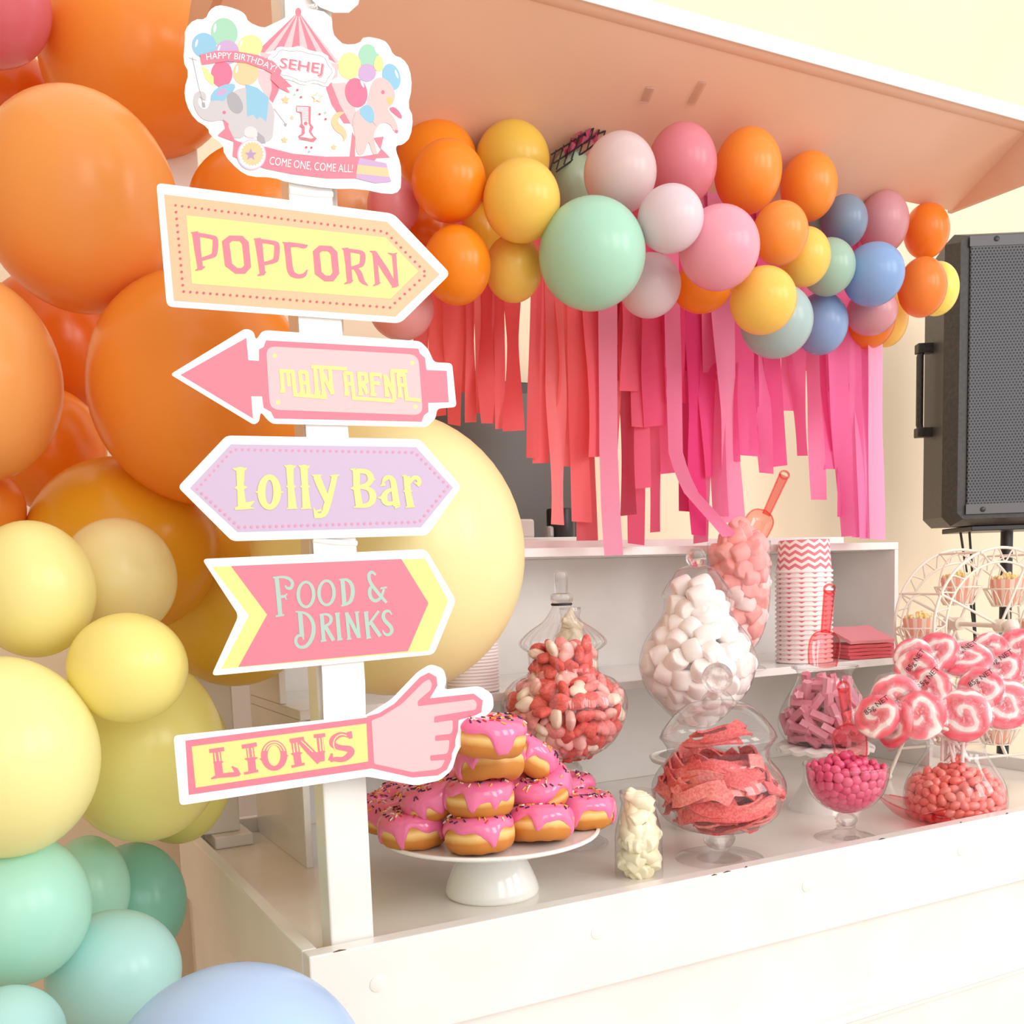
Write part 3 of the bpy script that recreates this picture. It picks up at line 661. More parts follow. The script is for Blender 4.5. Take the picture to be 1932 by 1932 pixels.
# plank
plo = [(543, 340), (626, 340), (657, 814), (672, 1029), (689, 1290), (690, 1420), (612, 1420), (607, 1275), (577.5, 814)]
MB().plate([[(536, -60), (625, -60), (626.5, 369), (645, 615), (657, 814), (672, 1029), (689, 1290), (691, 1420), (613, 1420), (608, 1275), (591, 1029), (577.5, 814), (564, 615), (545.5, 370)]], lambda x, y, k: on(x, y, 1, SGY+.0065+k), 0, .006).build('plank', BOARDW, sign, so_)
for x0, x1, y in ((545, 627, 366), (590, 673, 1024)): MB().tube([on(x0, y-6, 1, SGY+.006), on((x0+x1)/2, y-1, 1, SGY+.005), on(x1, y+1, 1, SGY+.006)], .0035, 8).build('board_fold', BOARDW, sign, so_, smooth=60)
# POPCORN
B = Board(280, 330, 3.22, SGY).board([(48, 48), (1488, 235), (1835, 600), (1530, 902), (112, 800)], 38)
B.layer('printed_border', [(pPEA, [[(95, 118), (1450, 285), (1770, 605), (1500, 862), (155, 765)]])], 1)
B.layer('printed_panel', [(pYEL, [[(230, 245), (1440, 380), (1640, 585), (1470, 752), (265, 660)]])], 2)
B.dots('dot_border', [(165, 185), (1440, 345), (1692, 600), (1468, 806), (213, 708)], 92, 8, pDOT, 2)
sv = []
def chaikin(P, w_):
    if not isinstance(w_, (list, tuple)): w_ = [w_]*len(P)
    Q = [(p[0], p[1], k) for p, k in zip(P, w_)]
    for _ in range(2):
        N = [Q[0]]
        for a, c in zip(Q, Q[1:]): N += [tuple(u*.75+v*.25 for u, v in zip(a, c)), tuple(u*.25+v*.75 for u, v in zip(a, c))]
        Q = N+[Q[-1]]
    return [q[:2] for q in Q], [q[2] for q in Q]
def S(P, w_):
    if len(P) >= 4: P, w_ = chaikin(P, w_)
    sv.append(stroke(P, w_))
S([(288, 352), (300, 460), (316, 570)], [46, 38, 34]); S([(258, 350), (300, 358)], [4, 34]); S([(285, 580), (320, 566), (345, 558)], [6, 24, 5])
S([(300, 362), (395, 378), (410, 392), (404, 480), (390, 492), (325, 512)], [24, 24, 34, 34, 26, 20])
el = [[[(448, 402), (492, 368), (572, 370), (610, 408), (624, 560), (588, 600), (530, 600), (466, 552)], [(492, 416), (510, 400), (556, 402), (570, 420), (584, 548), (566, 566), (540, 566), (508, 538)][::-1]], [[(1000, 462), (1040, 428), (1112, 432), (1148, 468), (1160, 600), (1124, 646), (1072, 646), (1012, 602)], [(1040, 476), (1056, 462), (1094, 464), (1108, 480), (1120, 592), (1104, 612), (1078, 612), (1052, 588)][::-1]]]
S([(668, 392), (680, 490), (694, 600)], [46, 38, 34]); S([(640, 388), (680, 398)], [4, 34]); S([(662, 612), (698, 598), (715, 588)], [6, 24, 5])
S([(680, 400), (770, 412), (784, 426), (778, 512), (765, 524), (700, 540)], [24, 24, 34, 34, 26, 20])
S([(968, 426), (950, 436), (905, 425), (850, 424)], [5, 30, 22, 34]); S([(815, 408), (850, 424)], [4, 30])
S([(842, 412), (852, 500), (862, 596), (905, 618), (948, 612), (966, 575)], [40, 36, 40, 26, 26, 5]); 
S([(1206, 452), (1214, 540), (1224, 650)], [42, 34, 34]); S([(1175, 446), (1212, 456)], [4, 30]); S([(1190, 662), (1226, 648), (1244, 640)], [6, 22, 5])
S([(1215, 458), (1290, 468), (1305, 482), (1300, 540), (1286, 552), (1225, 568)], [22, 22, 32, 32, 24, 18]); S([(1255, 562), (1285, 600), (1296, 645), (1335, 672)], [24, 34, 32, 4])
S([(1375, 470), (1384, 570), (1392, 660)], [26, 26, 28]); S([(1345, 462), (1378, 472)], [4, 24]); S([(1365, 674), (1394, 658), (1412, 654)], [5, 20, 4])
S([(1372, 472), (1440, 580), (1498, 676)], [30, 38, 28]); S([(1492, 478), (1500, 570), (1507, 670)], [26, 24, 26]); S([(1455, 474), (1490, 486), (1512, 474)], [4, 18, 4]); S([(1478, 684), (1505, 672), (1522, 670)], [4, 20, 4])
B.layer('lettering', [(pPINK, [p]) for p in sv]+[(pPINK, e) for e in el], 4, 'pink POPCORN lettering')
# MAIN ARENA
B = Board(280, 330, 3.22, SGY).board([(132, 1212), (590, 932), (640, 950), (652, 1005), (690, 952), (720, 944), (1650, 1010), (1700, 1058), (1735, 1138), (1845, 1144), (1872, 1410), (1754, 1420), (1745, 1480), (1690, 1532), (755, 1512), (725, 1490), (682, 1438), (672, 1500), (640, 1518)], 24)
B.layer('printed_arrow', [(pPINK, [[(195, 1215), (595, 990), (607, 1125), (672, 1130), (672, 1060), (700, 1045), (715, 1005), (1640, 1055), (1650, 1085), (1680, 1110), (1690, 1185), (1812, 1190), (1825, 1382), (1700, 1385), (1702, 1440), (1675, 1460), (1660, 1500), (765, 1480), (745, 1440), (700, 1415), (690, 1345), (625, 1345), (635, 1480)]])], 1)
B.layer('printed_panel', [(pPALE, [rounded([(714, 1040), (1640, 1092), (1668, 1460), (738, 1426)], 60, 6)])]+[(pYEL, [arc(x, y, 13, 13, n=10)]) for x, y in ((768, 1098), (1603, 1142), (788, 1382), (1622, 1408))], 2)
sv = []
def W(*pp, w_=23): sv.append(stroke(list(pp), w_))
W((795, 1190), (885, 1195)); W((806, 1180), (818, 1312)); W((800, 1312), (832, 1312)); W((846, 1195), (855, 1285)); W((876, 1190), (892, 1335), (1085, 1352), w_=24)
W((918, 1192), (934, 1318)); W((918, 1316), (950, 1318)); W((960, 1195), (972, 1318)); W((914, 1196), (965, 1199)); W((924, 1262), (966, 1264)); W((958, 1318), (986, 1320))
W((1010, 1162), (1024, 1322)); W((988, 1165), (1205, 1178)); W((1008, 1322), (1045, 1325))
W((1048, 1190), (1066, 1326)); W((1050, 1190), (1114, 1318)); W((1100, 1172), (1116, 1322)); W((1050, 1328), (1082, 1328)); W((1104, 1322), (1130, 1322)); W((1036, 1190), (1062, 1192))
W((1192, 1202), (1206, 1330)); W((1186, 1202), (1240, 1207)); W((1232, 1205), (1248, 1356), (1498, 1374), w_=22); W((1198, 1268), (1240, 1270)); W((1190, 1330), (1220, 1332))
W((1278, 1205), (1290, 1328)); W((1268, 1206), (1318, 1210), (1324, 1255), (1290, 1270)); W((1302, 1268), (1330, 1330)); W((1275, 1328), (1305, 1330))
W((1352, 1208), (1364, 1332)); W((1342, 1209), (1412, 1214)); W((1358, 1264), (1398, 1267)); W((1348, 1332), (1385, 1336)); W((1408, 1208), (1412, 1236), w_=14); W((1398, 1255), (1400, 1280), w_=12)
W((1436, 1214), (1450, 1336)); W((1438, 1214), (1492, 1338)); W((1478, 1192), (1494, 1368)); W((1470, 1190), (1575, 1194)); W((1435, 1336), (1465, 1338))
W((1516, 1214), (1530, 1340)); W((1508, 1214), (1560, 1217)); W((1552, 1210), (1570, 1362), (1655, 1370), w_=22); W((1524, 1276), (1562, 1279)); W((1514, 1340), (1545, 1343))
B.layer('lettering', [(pYEL, [p]) for p in sv], 4, 'pale yellow MAIN ARENA lettering')
# Lolly Bar
B = Board(310, 790, 3.22, SGY).board([(82, 415), (378, 102), (1552, 124), (1806, 412), (1598, 708), (412, 744)], 30)
B.layer('printed_panel', [(pLIL, [[(155, 422), (405, 155), (1530, 172), (1755, 420), (1560, 660), (445, 690)]])], 1)
B.dots('dot_border', [(200, 428), (418, 187), (1524, 205), (1725, 412), (1550, 627), (457, 660)], 90, 8.5, (238, 150, 176), 2)
sv = []
S([(462, 300), (462, 420), (474, 545)], [52, 40, 54]); S([(412, 300), (440, 310), (462, 302), (484, 310), (502, 298)], [3, 22, 24, 22, 3]); S([(425, 420), (462, 418), (505, 416)], [3, 44, 3]); S([(428, 548), (500, 530), (548, 500)], [14, 44, 4]); S([(470, 535), (548, 545)], [30, 4])
def ELL(cx, cy, rx, ry, wx, wy): return [arc(cx, cy, rx, ry, n=28), arc(cx, cy, rx-wx, ry-wy, n=28)[::-1]]
el = [ELL(638, 446, 72, 108, 48, 34)]; S([(552, 446), (590, 444)], [3, 30]); S([(686, 446), (724, 446)], [30, 3])
for cx in (770, 856): S([(cx-8, 290), (cx-2, 410), (cx+8, 540)], [46, 38, 52]); S([(cx-42, 282), (cx-24, 294), (cx-6, 288), (cx+14, 296), (cx+28, 284)], [3, 20, 22, 20, 3]); S([(cx-32, 412), (cx, 412), (cx+30, 412)], [3, 40, 3]); S([(cx-28, 548), (cx+8, 536), (cx+40, 546)], [4, 24, 4])
S([(925, 350), (945, 400), (992, 505)], [44, 44, 36]); S([(1034, 350), (1018, 430), (990, 520), (972, 585), (925, 590)], [34, 34, 44, 36, 20]); S([(895, 342), (925, 352), (958, 342)], [3, 24, 3]); S([(1005, 345), (1034, 352), (1064, 340)], [3, 24, 3]); S([(905, 540), (925, 590), (960, 600)], [4, 34, 10]); S([(925, 560), (955, 556)], [12, 16])
S([(1166, 310), (1168, 420), (1186, 536)], [44, 40, 44]); S([(1128, 306), (1160, 312)], [3, 26]); S([(1130, 424), (1168, 420)], [3, 40]); S([(1148, 540), (1186, 530)], [4, 24])
S([(1165, 318), (1230, 318), (1256, 352), (1252, 385), (1215, 412), (1170, 414)], [30, 28, 40, 34, 26, 24]); S([(1180, 414), (1240, 422), (1268, 455), (1266, 500), (1235, 528), (1185, 530)], [20, 24, 44, 40, 28, 26]); S([(1258, 370), (1284, 368)], [22, 3])
S([(1322, 398), (1340, 362), (1370, 352), (1392, 380), (1400, 450), (1412, 530)], [4, 30, 24, 36, 38, 44]); S([(1398, 425), (1350, 440), (1330, 480), (1350, 520), (1400, 510)], [20, 24, 44, 28, 22]); S([(1308, 410), (1340, 395)], [3, 26]); S([(1296, 480), (1330, 478)], [3, 30]); S([(1400, 540), (1434, 532)], [16, 4])
S([(1472, 350), (1478, 440), (1496, 530)], [40, 38, 44]); S([(1440, 344), (1470, 352)], [3, 22]); S([(1464, 540), (1496, 528), (1526, 536)], [4, 22, 4]); S([(1485, 392), (1515, 354), (1545, 362), (1552, 392), (1540, 410)], [20, 26, 28, 24, 10]); S([(1540, 395), (1520, 390), (1552, 418)], [22, 8, 3]); S([(1450, 440), (1478, 438), (1508, 440)], [3, 32, 3])
B.layer('lettering', [(pYEL, [p]) for p in sv]+[(pYEL, e) for e in el], 4, 'pale yellow Lolly Bar lettering')
# FOOD & DRINKS
B = Board(310, 790, 3.22, SGY).board([(228, 852), (1590, 792), (1772, 1105), (1638, 1432), (285, 1562), (452, 1195)], 34)
B.layer('printed_border', [(pYEL, [[(290, 900), (1585, 850), (1725, 1105), (1605, 1410), (345, 1520), (515, 1195)]])], 1)
B.layer('printed_panel', [(pPINK, [[(405, 895), (1440, 852), (1605, 1120), (1480, 1412), (450, 1508), (625, 1190)]])], 2)
sv = []
S([(682, 968), (694, 1080), (704, 1192)], 27); S([(660, 966), (740, 960), (782, 990), (772, 1032), (742, 1030), (735, 1012)], [10, 18, 20, 20, 16, 8]); S([(698, 1082), (730, 1080), (748, 1062)], [20, 16, 4]); S([(730, 1080), (744, 1100)], [14, 4]); S([(676, 1200), (728, 1192)], 12)
el = [ELL(860, 1068, 58, 84, 22, 17), ELL(985, 1058, 57, 82, 22, 17)]
S([(1082, 978), (1094, 1134)], 26); S([(1062, 980), (1110, 974), (1142, 1010), (1146, 1065), (1130, 1118), (1074, 1138)], [10, 18, 24, 26, 22, 10])
S([(1284, 950), (1262, 928), (1240, 945), (1246, 990), (1290, 1050), (1350, 1118)], [14, 18, 22, 20, 22, 18]); S([(1268, 1005), (1244, 1040), (1252, 1092), (1285, 1112), (1318, 1085), (1334, 1035)], [14, 22, 22, 20, 18, 14]); S([(1312, 1032), (1352, 1024)], 12)
S([(824, 1178), (836, 1325)], 28); S([(796, 1172), (866, 1180), (908, 1240), (905, 1320), (868, 1384), (818, 1392), (794, 1356), (806, 1318), (840, 1316), (846, 1342)], [8, 18, 24, 26, 22, 18, 20, 18, 14, 8])
S([(956, 1192), (968, 1348)], 24); S([(942, 1192), (990, 1186), (1016, 1210), (1008, 1245), (966, 1264)], [10, 16, 22, 18, 14]); S([(978, 1262), (1028, 1348)], 24); S([(950, 1352), (985, 1346)], 12)
S([(1050, 1184), (1064, 1340)], 25); S([(1036, 1186), (1066, 1182)], 12); S([(1050, 1344), (1082, 1338)], 12)
S([(1108, 1180), (1122, 1336)], 20); S([(1106, 1182), (1182, 1328)], 24); S([(1168, 1176), (1184, 1332)], 19); S([(1096, 1182), (1118, 1180)], 10); S([(1156, 1178), (1184, 1174)], 10); S([(1108, 1340), (1136, 1336)], 10)
S([(1224, 1176), (1240, 1330)], 25); S([(1302, 1168), (1240, 1252)], 16); S([(1252, 1235), (1312, 1322)], 24); S([(1212, 1178), (1240, 1174)], 11); S([(1226, 1334), (1256, 1328)], 11)
S([(1382, 1192), (1366, 1166), (1336, 1172), (1326, 1204), (1346, 1236), (1376, 1262), (1384, 1294), (1362, 1316), (1336, 1308), (1326, 1284)], [6, 16, 20, 22, 24, 24, 22, 18, 16, 6])
B.layer('lettering', [(pGRN, [p]) for p in sv]+[(pGRN, e) for e in el], 4, 'pale green FOOD & DRINKS lettering')
# LIONS pointing hand
B = Board(300, 1230, 2.927, SGY-.001).board([(80, 462), (1140, 350), (1280, 264), (1430, 108), (1500, 66), (1572, 92), (1590, 160), (1572, 208), (1770, 188), (1842, 232), (1850, 310), (1800, 360), (1708, 378), (1700, 440), (1680, 500), (1645, 560), (1620, 650), (1555, 708), (1420, 738), (1150, 688), (115, 848)], 26)
HAND = [(1148, 356), (1215, 338), (1300, 286), (1440, 140), (1490, 114), (1532, 138), (1538, 185), (1496, 256), (1738, 230), (1788, 268), (1780, 334), (1742, 352), (1655, 376), (1650, 440), (1636, 486), (1636, 520), (1618, 560), (1616, 592), (1590, 650), (1540, 682), (1400, 694), (1168, 642)]
B.layer('printed_hand', [(pPINK, [[(146, 490), (1150, 362), (1186, 642), (164, 790)]]), (pPINK, [HAND])], 1)
PALM = [(1174, 378), (1232, 356), (1340, 288), (1464, 164), (1494, 150), (1508, 178), (1500, 210), (1428, 272), (1430, 300), (1740, 262), (1756, 285), (1750, 318), (1520, 356), (1518, 392), (1622, 376), (1622, 430), (1612, 452), (1524, 462), (1524, 492), (1604, 486), (1600, 540), (1590, 562), (1496, 572), (1498, 602), (1580, 596), (1560, 636), (1530, 650), (1400, 664), (1188, 618)]
B.layer('printed_palm', [(pYEL, [[(180, 522), (1145, 395), (1155, 605), (203, 750)]]), (pPALE, [rounded(PALM, 10)])], 2)
sv = []; hi = []
def H(P, w_): hi.append(stroke(P, w_))
S([(318, 540), (326, 620), (334, 692)], [44, 44, 44]); S([(278, 548), (360, 536)], 22); S([(288, 700), (330, 684), (420, 676), (446, 680)], [8, 22, 28, 10]); S([(436, 682), (424, 650), (402, 632)], [36, 24, 6]); S([(300, 610), (326, 616), (356, 606)], [4, 30, 4])
S([(500, 515), (510, 590), (516, 660)], 42); S([(458, 524), (540, 510)], 22); S([(470, 672), (548, 656)], 14); S([(474, 590), (508, 596), (545, 584)], [4, 30, 4])
el = [ELL(636, 572, 72, 84, 36, 26)]; S([(556, 590), (590, 600)], [4, 30]); S([(676, 585), (714, 572)], [30, 4])
S([(748, 492), (760, 560), (770, 622)], 40); S([(722, 490), (800, 478)], 20); S([(732, 634), (804, 618)], 14); S([(775, 484), (836, 550), (890, 606)], [34, 40, 40]); S([(888, 466), (896, 540), (904, 604)], [36, 36, 22]); S([(855, 466), (918, 458)], 20); S([(818, 560), (870, 572), (918, 550)], [4, 34, 4]); S([(728, 562), (760, 568), (792, 556)], [4, 26, 4])
S([(1060, 478), (1050, 440)], [20, 28]); S([(1062, 470), (1010, 450), (962, 476), (956, 512), (1000, 530), (1055, 534), (1066, 558), (1020, 598), (965, 590), (948, 606)], [16, 26, 36, 36, 26, 36, 36, 28, 26, 10]); S([(948, 600), (955, 560)], [30, 10])
for P in ([(308, 556), (314, 604)], [(330, 553), (336, 602)], [(490, 532), (497, 584)], [(512, 529), (519, 580)], [(742, 504), (748, 556)], [(760, 500), (767, 552)], [(886, 476), (893, 548)], [(902, 472), (908, 545)]): H(P, 7)
H(arc(636, 572, 62, 74, 200, 340, 14), 7); H(arc(636, 572, 46, 62, 205, 335, 14), 6); H([(785, 490), (850, 552)], 6); H(arc(1012, 508, 48, 52, 130, 300, 14), 6)
B.layer('lettering', [(pPINK, [p]) for p in sv]+[(pPINK, e) for e in el], 4, 'pink circus style LIONS lettering')
B.layer('letter_inlines', [(pYEL, [p]) for p in hi], 5)
# birthday sign with tent, balloons, elephant and pony
K = 3.864
B = Board(320, 0, K, SGY-.0005).board(smooth_loop([(110, 215), (180, 140), (262, 142), (290, 74), (350, 36), (430, 48), (520, 80), (556, 110), (572, 160), (682, 206), (730, 184), (850, 128), (890, 78), (925, 44), (965, 52), (1180, 95), (1190, 246), (1228, 288), (1270, 326), (1380, 320), (1420, 262), (1560, 290), (1600, 330), (1630, 402), (1700, 425), (1752, 500), (1768, 640), (1736, 770), (1776, 850), (1758, 1000), (1700, 1056), (1652, 1060), (1650, 1100), (1684, 1190), (1690, 1290), (1682, 1395), (1600, 1420), (1385, 1375), (1180, 1378), (860, 1330), (750, 1292), (590, 1290), (500, 1240), (398, 1130), (388, 1050), (292, 985), (280, 930), (180, 870), (120, 760), (106, 650), (142, 530), (98, 450), (112, 300)], 1), 4)
tent = []
ax, ay = 938, 110
base = [(600, 350), (668, 345), (735, 350), (800, 340), (868, 352), (930, 345), (990, 350), (1050, 372), (1120, 395), (1180, 420), (1232, 458)]
base = [(640, 372), (690, 385), (760, 368), (830, 352), (890, 348), (950, 352), (1010, 368), (1080, 392), (1140, 420), (1215, 462), (1232, 450)]
top = [(915+i*4.6, 108) for i in range(11)]
for i in range(10): tent.append((pPINK if i % 2 == 0 else pPALE, [[top[i], top[i+1], base[i+1], base[i]]]))
tent.append((pPINK, [arc(938, 88, 22, 32, n=14)])); tent.append((pPALE, [[(660, 380), (1228, 465), (1225, 560), (1150, 600), (700, 540)]]))
B.layer('printed_tent', tent, 1)
cur_l = [(pPALE, [[(640, 500), (800, 560), (790, 660), (740, 740), (700, 700), (650, 600)]]), (pPINK, [[(740, 560), (800, 580), (796, 660), (752, 750), (726, 720), (745, 650)]]), (pPINK, [[(1140, 640), (1180, 600), (1220, 640), (1290, 760), (1340, 900), (1270, 900), (1180, 760)]]), (pPALE, [[(1180, 610), (1280, 600), (1340, 700), (1370, 900), (1330, 920), (1240, 760)]]), (pPINK, [[(1312, 1140), (1332, 960), (1350, 1000), (1352, 1140)]])]
B.layer('printed_curtains', cur_l, 2)
def bl(cx, cy, rx, ry, rgb, rot=0): return [(rgb, [arc(cx, cy, rx, ry, n=26, rot=rot)])]
cB, cG, cY, cPu, cR, cO = (142, 190, 216), (160, 206, 180), (253, 238, 150), (196, 164, 204), (236, 116, 146), (251, 196, 152)
it = bl(400, 238, 96, 108, cG, -15)+bl(252, 330, 88, 92, cB, -30)+bl(585, 340, 94, 84, cY, -20)+bl(420, 380, 88, 88, cPu)+bl(380, 540, 78, 96, cR)+bl(556, 530, 94, 92, cO)+[(cY, [[(232, 480), (270, 500), (320, 560), (322, 630), (260, 570)]])]
it += bl(1455, 420, 74, 100, cG, -15)+bl(1312, 480, 84, 98, cY)+bl(1440, 530, 66, 66, cPu)+bl(1618, 560, 64, 98, cB, -15)
B.layer('printed_balloons', it, 3)
B.layer('printed_highlights', [((250, 250, 246), [arc(x, y, rx, ry, n=12, rot=r_)]) for x, y, rx, ry, r_ in ((330, 205, 10, 34, 10), (196, 315, 8, 30, 15), (520, 318, 8, 28, 15), (490, 505, 8, 28, 10), (360, 350, 7, 22, 20), (1508, 370, 8, 24, -25), (1655, 540, 8, 34, -20))], 4)
eg, eg2 = (196, 192, 195), (166, 164, 170)
it = [(eg, [smooth_loop([(300, 720), (400, 700), (560, 620), (700, 690), (768, 800), (760, 920), (748, 1030), (640, 1040), (640, 950), (590, 920), (545, 960), (540, 1010), (430, 1000), (425, 900), (380, 870), (300, 890), (220, 860), (170, 760), (180, 680), (225, 660), (268, 680), (266, 740), (240, 720), (215, 700), (205, 760), (250, 800), (290, 780)], 2)]),
      ((252, 212, 214), [smooth_loop([(545, 1000), (545, 940), (590, 915), (640, 945), (640, 1010)], 1)]), (eg2, [smooth_loop([(410, 690), (450, 660), (510, 700), (545, 790), (500, 840), (430, 800)], 2)]), (eg2, [[(640, 960), (690, 1000), (700, 1045), (640, 1040)]]),
      (cB, [smooth_loop([(295, 740), (310, 670), (380, 620), (475, 605), (480, 650), (420, 690), (400, 740), (340, 730)], 1)]), (cB, [[(556, 612), (640, 640), (724, 710), (705, 890), (660, 850), (635, 870), (610, 835), (565, 850)]]), (cPu, [smooth_loop([(330, 690), (380, 640), (430, 660), (380, 700)], 1)]), (cR, [arc(398, 820, 13, 13, n=14)]),
      (eg2, [stroke([(165, 412), (205, 600), (248, 775)], 5)]), (eg2, [stroke([(138, 420), (200, 440)], 4)]), (eg2, [[(236, 745), (256, 745), (262, 782), (240, 780)]]), (eg2, [stroke([(760, 790), (850, 910)], 5)]), (eg2, [[(832, 905), (858, 898), (848, 925)]])]
B.layer('printed_elephant', it, 5)
pp_ = (240, 188, 186)
it = [(pp_, [smooth_loop([(1470, 600), (1530, 555), (1600, 590), (1650, 680), (1630, 760), (1580, 790), (1640, 860), (1672, 940), (1640, 970), (1610, 900), (1540, 890), (1490, 960), (1490, 1030), (1520, 1130), (1480, 1130), (1450, 1010), (1420, 1130), (1360, 1130), (1350, 960), (1330, 900), (1360, 800), (1440, 780)], 2)]),
      (cO, [smooth_loop([(1290, 815), (1210, 815), (1172, 880), (1200, 950), (1270, 990), (1262, 1045), (1295, 1000), (1285, 940), (1220, 890), (1240, 845)], 2)]), (cR, [smooth_loop([(1592, 790), (1640, 775), (1690, 830), (1696, 870), (1660, 850)], 1)]), (cR, [[(1642, 945), (1668, 950), (1662, 972), (1644, 966)]]), (cB, [smooth_loop([(1366, 810), (1440, 752), (1490, 800), (1494, 890), (1450, 905)], 1)]), (eg2, [stroke([(1478, 880), (1504, 920)], 5)]),
      (cR, [arc(1555, 672, 13, 15, n=14)]), ((246, 190, 130), [smooth_loop([(1570, 720), (1610, 700), (1635, 740), (1600, 775)], 1)]), (cY, [smooth_loop([(1485, 470), (1510, 405), (1540, 410), (1560, 450), (1555, 520), (1500, 515)], 1)])]
it += bl(1362, 675, 80, 108, cR, -12)+[((250, 220, 228), [arc(1405, 612, 9, 30, n=12, rot=-25)])]
B.layer('printed_pony', it, 5)
it = [(pPINK, [[(222, 400), (330, 372), (480, 372), (640, 400), (760, 450), (818, 515), (800, 565), (700, 510), (560, 458), (420, 445), (235, 472)]]), (pPINK, [[(745, 535), (810, 550), (895, 632), (850, 632), (880, 682), (800, 640), (738, 580)]]),
      (pPINK, [[(470, 1020), (560, 1050), (700, 1070), (900, 1120), (1140, 1142), (1400, 1140), (1540, 1118), (1380, 1300), (1150, 1300), (900, 1270), (700, 1230), (460, 1140)]]), (pPINK, [[(350, 988), (400, 940), (430, 930), (470, 1010), (490, 1040)]]), (pPINK, [[(390, 868), (430, 900), (430, 950), (405, 930)]]), (pPINK, [[(1490, 1005), (1562, 995), (1540, 1080), (1608, 1148), (1500, 1152), (1540, 1090)]])]
B.layer('printed_ribbons', it[2:], 6); B.layer('printed_banner', it[:2], 8)
def star(cx, cy, r, q=.45, a=0): return [(cx+(r if i % 2 == 0 else r*q)*sin(pi*i/5+a), cy-(r if i % 2 == 0 else r*q)*cos(pi*i/5+a)) for i in range(10)]
it = [((204, 190, 216), [arc(598, 1128, 106, 112, n=32)]), ((252, 251, 248), [arc(600, 1126, 96, 102, n=32)])]+[(cO, [arc(602, 1122, 76, 82, n=30)])]+[(cO, [[(602+74*cos(t), 1122+80*sin(t)), (602+90*cos(t+.12), 1122+95*sin(t+.12)), (602+74*cos(t+.24), 1122+80*sin(t+.24))]]) for t in [i*2*pi/22 for i in range(22)]]+[((176, 150, 190), [star(592, 1128, 46)])]
B.layer('printed_medallion', it, 7)
it = [(cPu, [[(1384, 1150), (1580, 1190), (1590, 1225), (1372, 1200)]]), (cO, [[(1370, 1200), (1590, 1225), (1604, 1290), (1362, 1265)]]), (cPu, [[(1362, 1265), (1604, 1290), (1618, 1325), (1500, 1335), (1360, 1300)]])]
B.layer('printed_drum', it, 7)
it = [((250, 246, 246), [smooth_loop([(700, 430), (760, 380), (790, 335), (880, 350), (950, 330), (1010, 365), (1150, 390), (1170, 460), (1215, 520), (1170, 600), (1150, 640), (1060, 600), (975, 625), (880, 580), (790, 570), (770, 500)], 1)]),
      ((150, 140, 148), [stroke(smooth_loop([(730, 432), (780, 408), (800, 360), (880, 375), (950, 368), (1010, 392), (1130, 410), (1150, 470), (1195, 525), (1150, 570), (1140, 615), (1060, 578), (975, 605), (880, 555), (800, 545), (790, 490)], 2), 4)])]
B.layer('name_plaque', it, 7)
def qtext(s_, fx_, h, m_, rgb, wsc=1.0, shear=0):      # set a word along a path; fx_(u in 0..1) -> (x, y, angle)
    V, Fc = text2d(s_); x0 = min(v[0] for v in V); x1 = max(v[0] for v in V); P = []
    for x, y in V:
        u = (x-x0)/(x1-x0); cx, cy, an = fx_(u); yy = -y*h; P.append((cx-yy*sin(an), cy+yy*cos(an)))
    return P, Fc
def textlayer(name, words, lv, rgb, label=None):
    mb = MB()
    for P, Fc in words: mb.add([B.fn(x, y, -.00016*lv) for x, y in P], Fc)
    o = mb.build(name, pm(rgb), B.o, so_, weld=False, normals=False)
    if label: o['label'] = label
    return o
def line(x0, y0, x1, y1, sag=0):
    def f(u):
        return x0+(x1-x0)*u, y0+(y1-y0)*u+sag*4*u*(1-u), atan2((y1-y0)+sag*4*(1-2*u), x1-x0)
    return f
textlayer('ribbon_lettering', [qtext('HAPPY BIRTHDAY!', line(268, 418, 775, 506, -44), 66, 0, pPINK), qtext('COME ONE, COME ALL!', line(728, 1172, 1335, 1232, 10), 84, 0, pPINK)], 9, (252, 250, 248), 'white ribbon lettering')
textlayer('letter_shadow', [qtext('SEHEJ', line(812, 468, 1124, 512), 112, 0, pPINK)], 8, (240, 170, 180)); textlayer('plaque_lettering', [qtext('SEHEJ', line(804, 460, 1116, 504), 104, 0, pPINK)], 9, (226, 122, 136))
it = [((226, 122, 136), [[(925, 770), (1030, 775), (1030, 812), (1028, 900), (1036, 910), (1050, 930), (1032, 960), (1050, 990), (1075, 1010), (1050, 1035), (1010, 1025), (950, 1015), (938, 990), (965, 975), (968, 930), (945, 920), (962, 895), (955, 820), (925, 815)]])]
it2 = [((252, 222, 224), [[(928, 778), (1012, 782), (1012, 900), (1024, 925), (1014, 960), (1030, 985), (1050, 1005), (1030, 1012), (980, 1000), (950, 1000), (985, 975), (985, 925), (968, 905), (965, 818), (930, 812)]])]+[((226, 122, 136), [stroke([(940, 790+i*12), (1008, 793+i*12)], 3)]) for i in range(3)]+[((226, 122, 136), [stroke([(972, 826+i*12), (1010, 828+i*12)], 3)]) for i in range(5)]+[((226, 122, 136), [ELL(992, 900, 14, 14, 4, 4)[0]])]
it3 = [(cO, [star(845, 728, 36)]), (cO, [star(838, 1020, 30)]), (cO, [star(1198, 1072, 26)]), (cO, [star(1075, 712, 46)])]+[((252, 250, 248), [star(1075, 712, 32)])]+[(cO, [star(893, 858, 20)])]+[(c_, [arc(x, y, 9, 9, n=10)]) for x, y, c_ in ((932, 656, pDOT), (912, 690, cG), (958, 708, pDOT), (1094, 832, pDOT), (1136, 822, cG), (1138, 868, pDOT), (996, 1074, pDOT), (1034, 1076, pDOT), (1018, 1106, cB))]
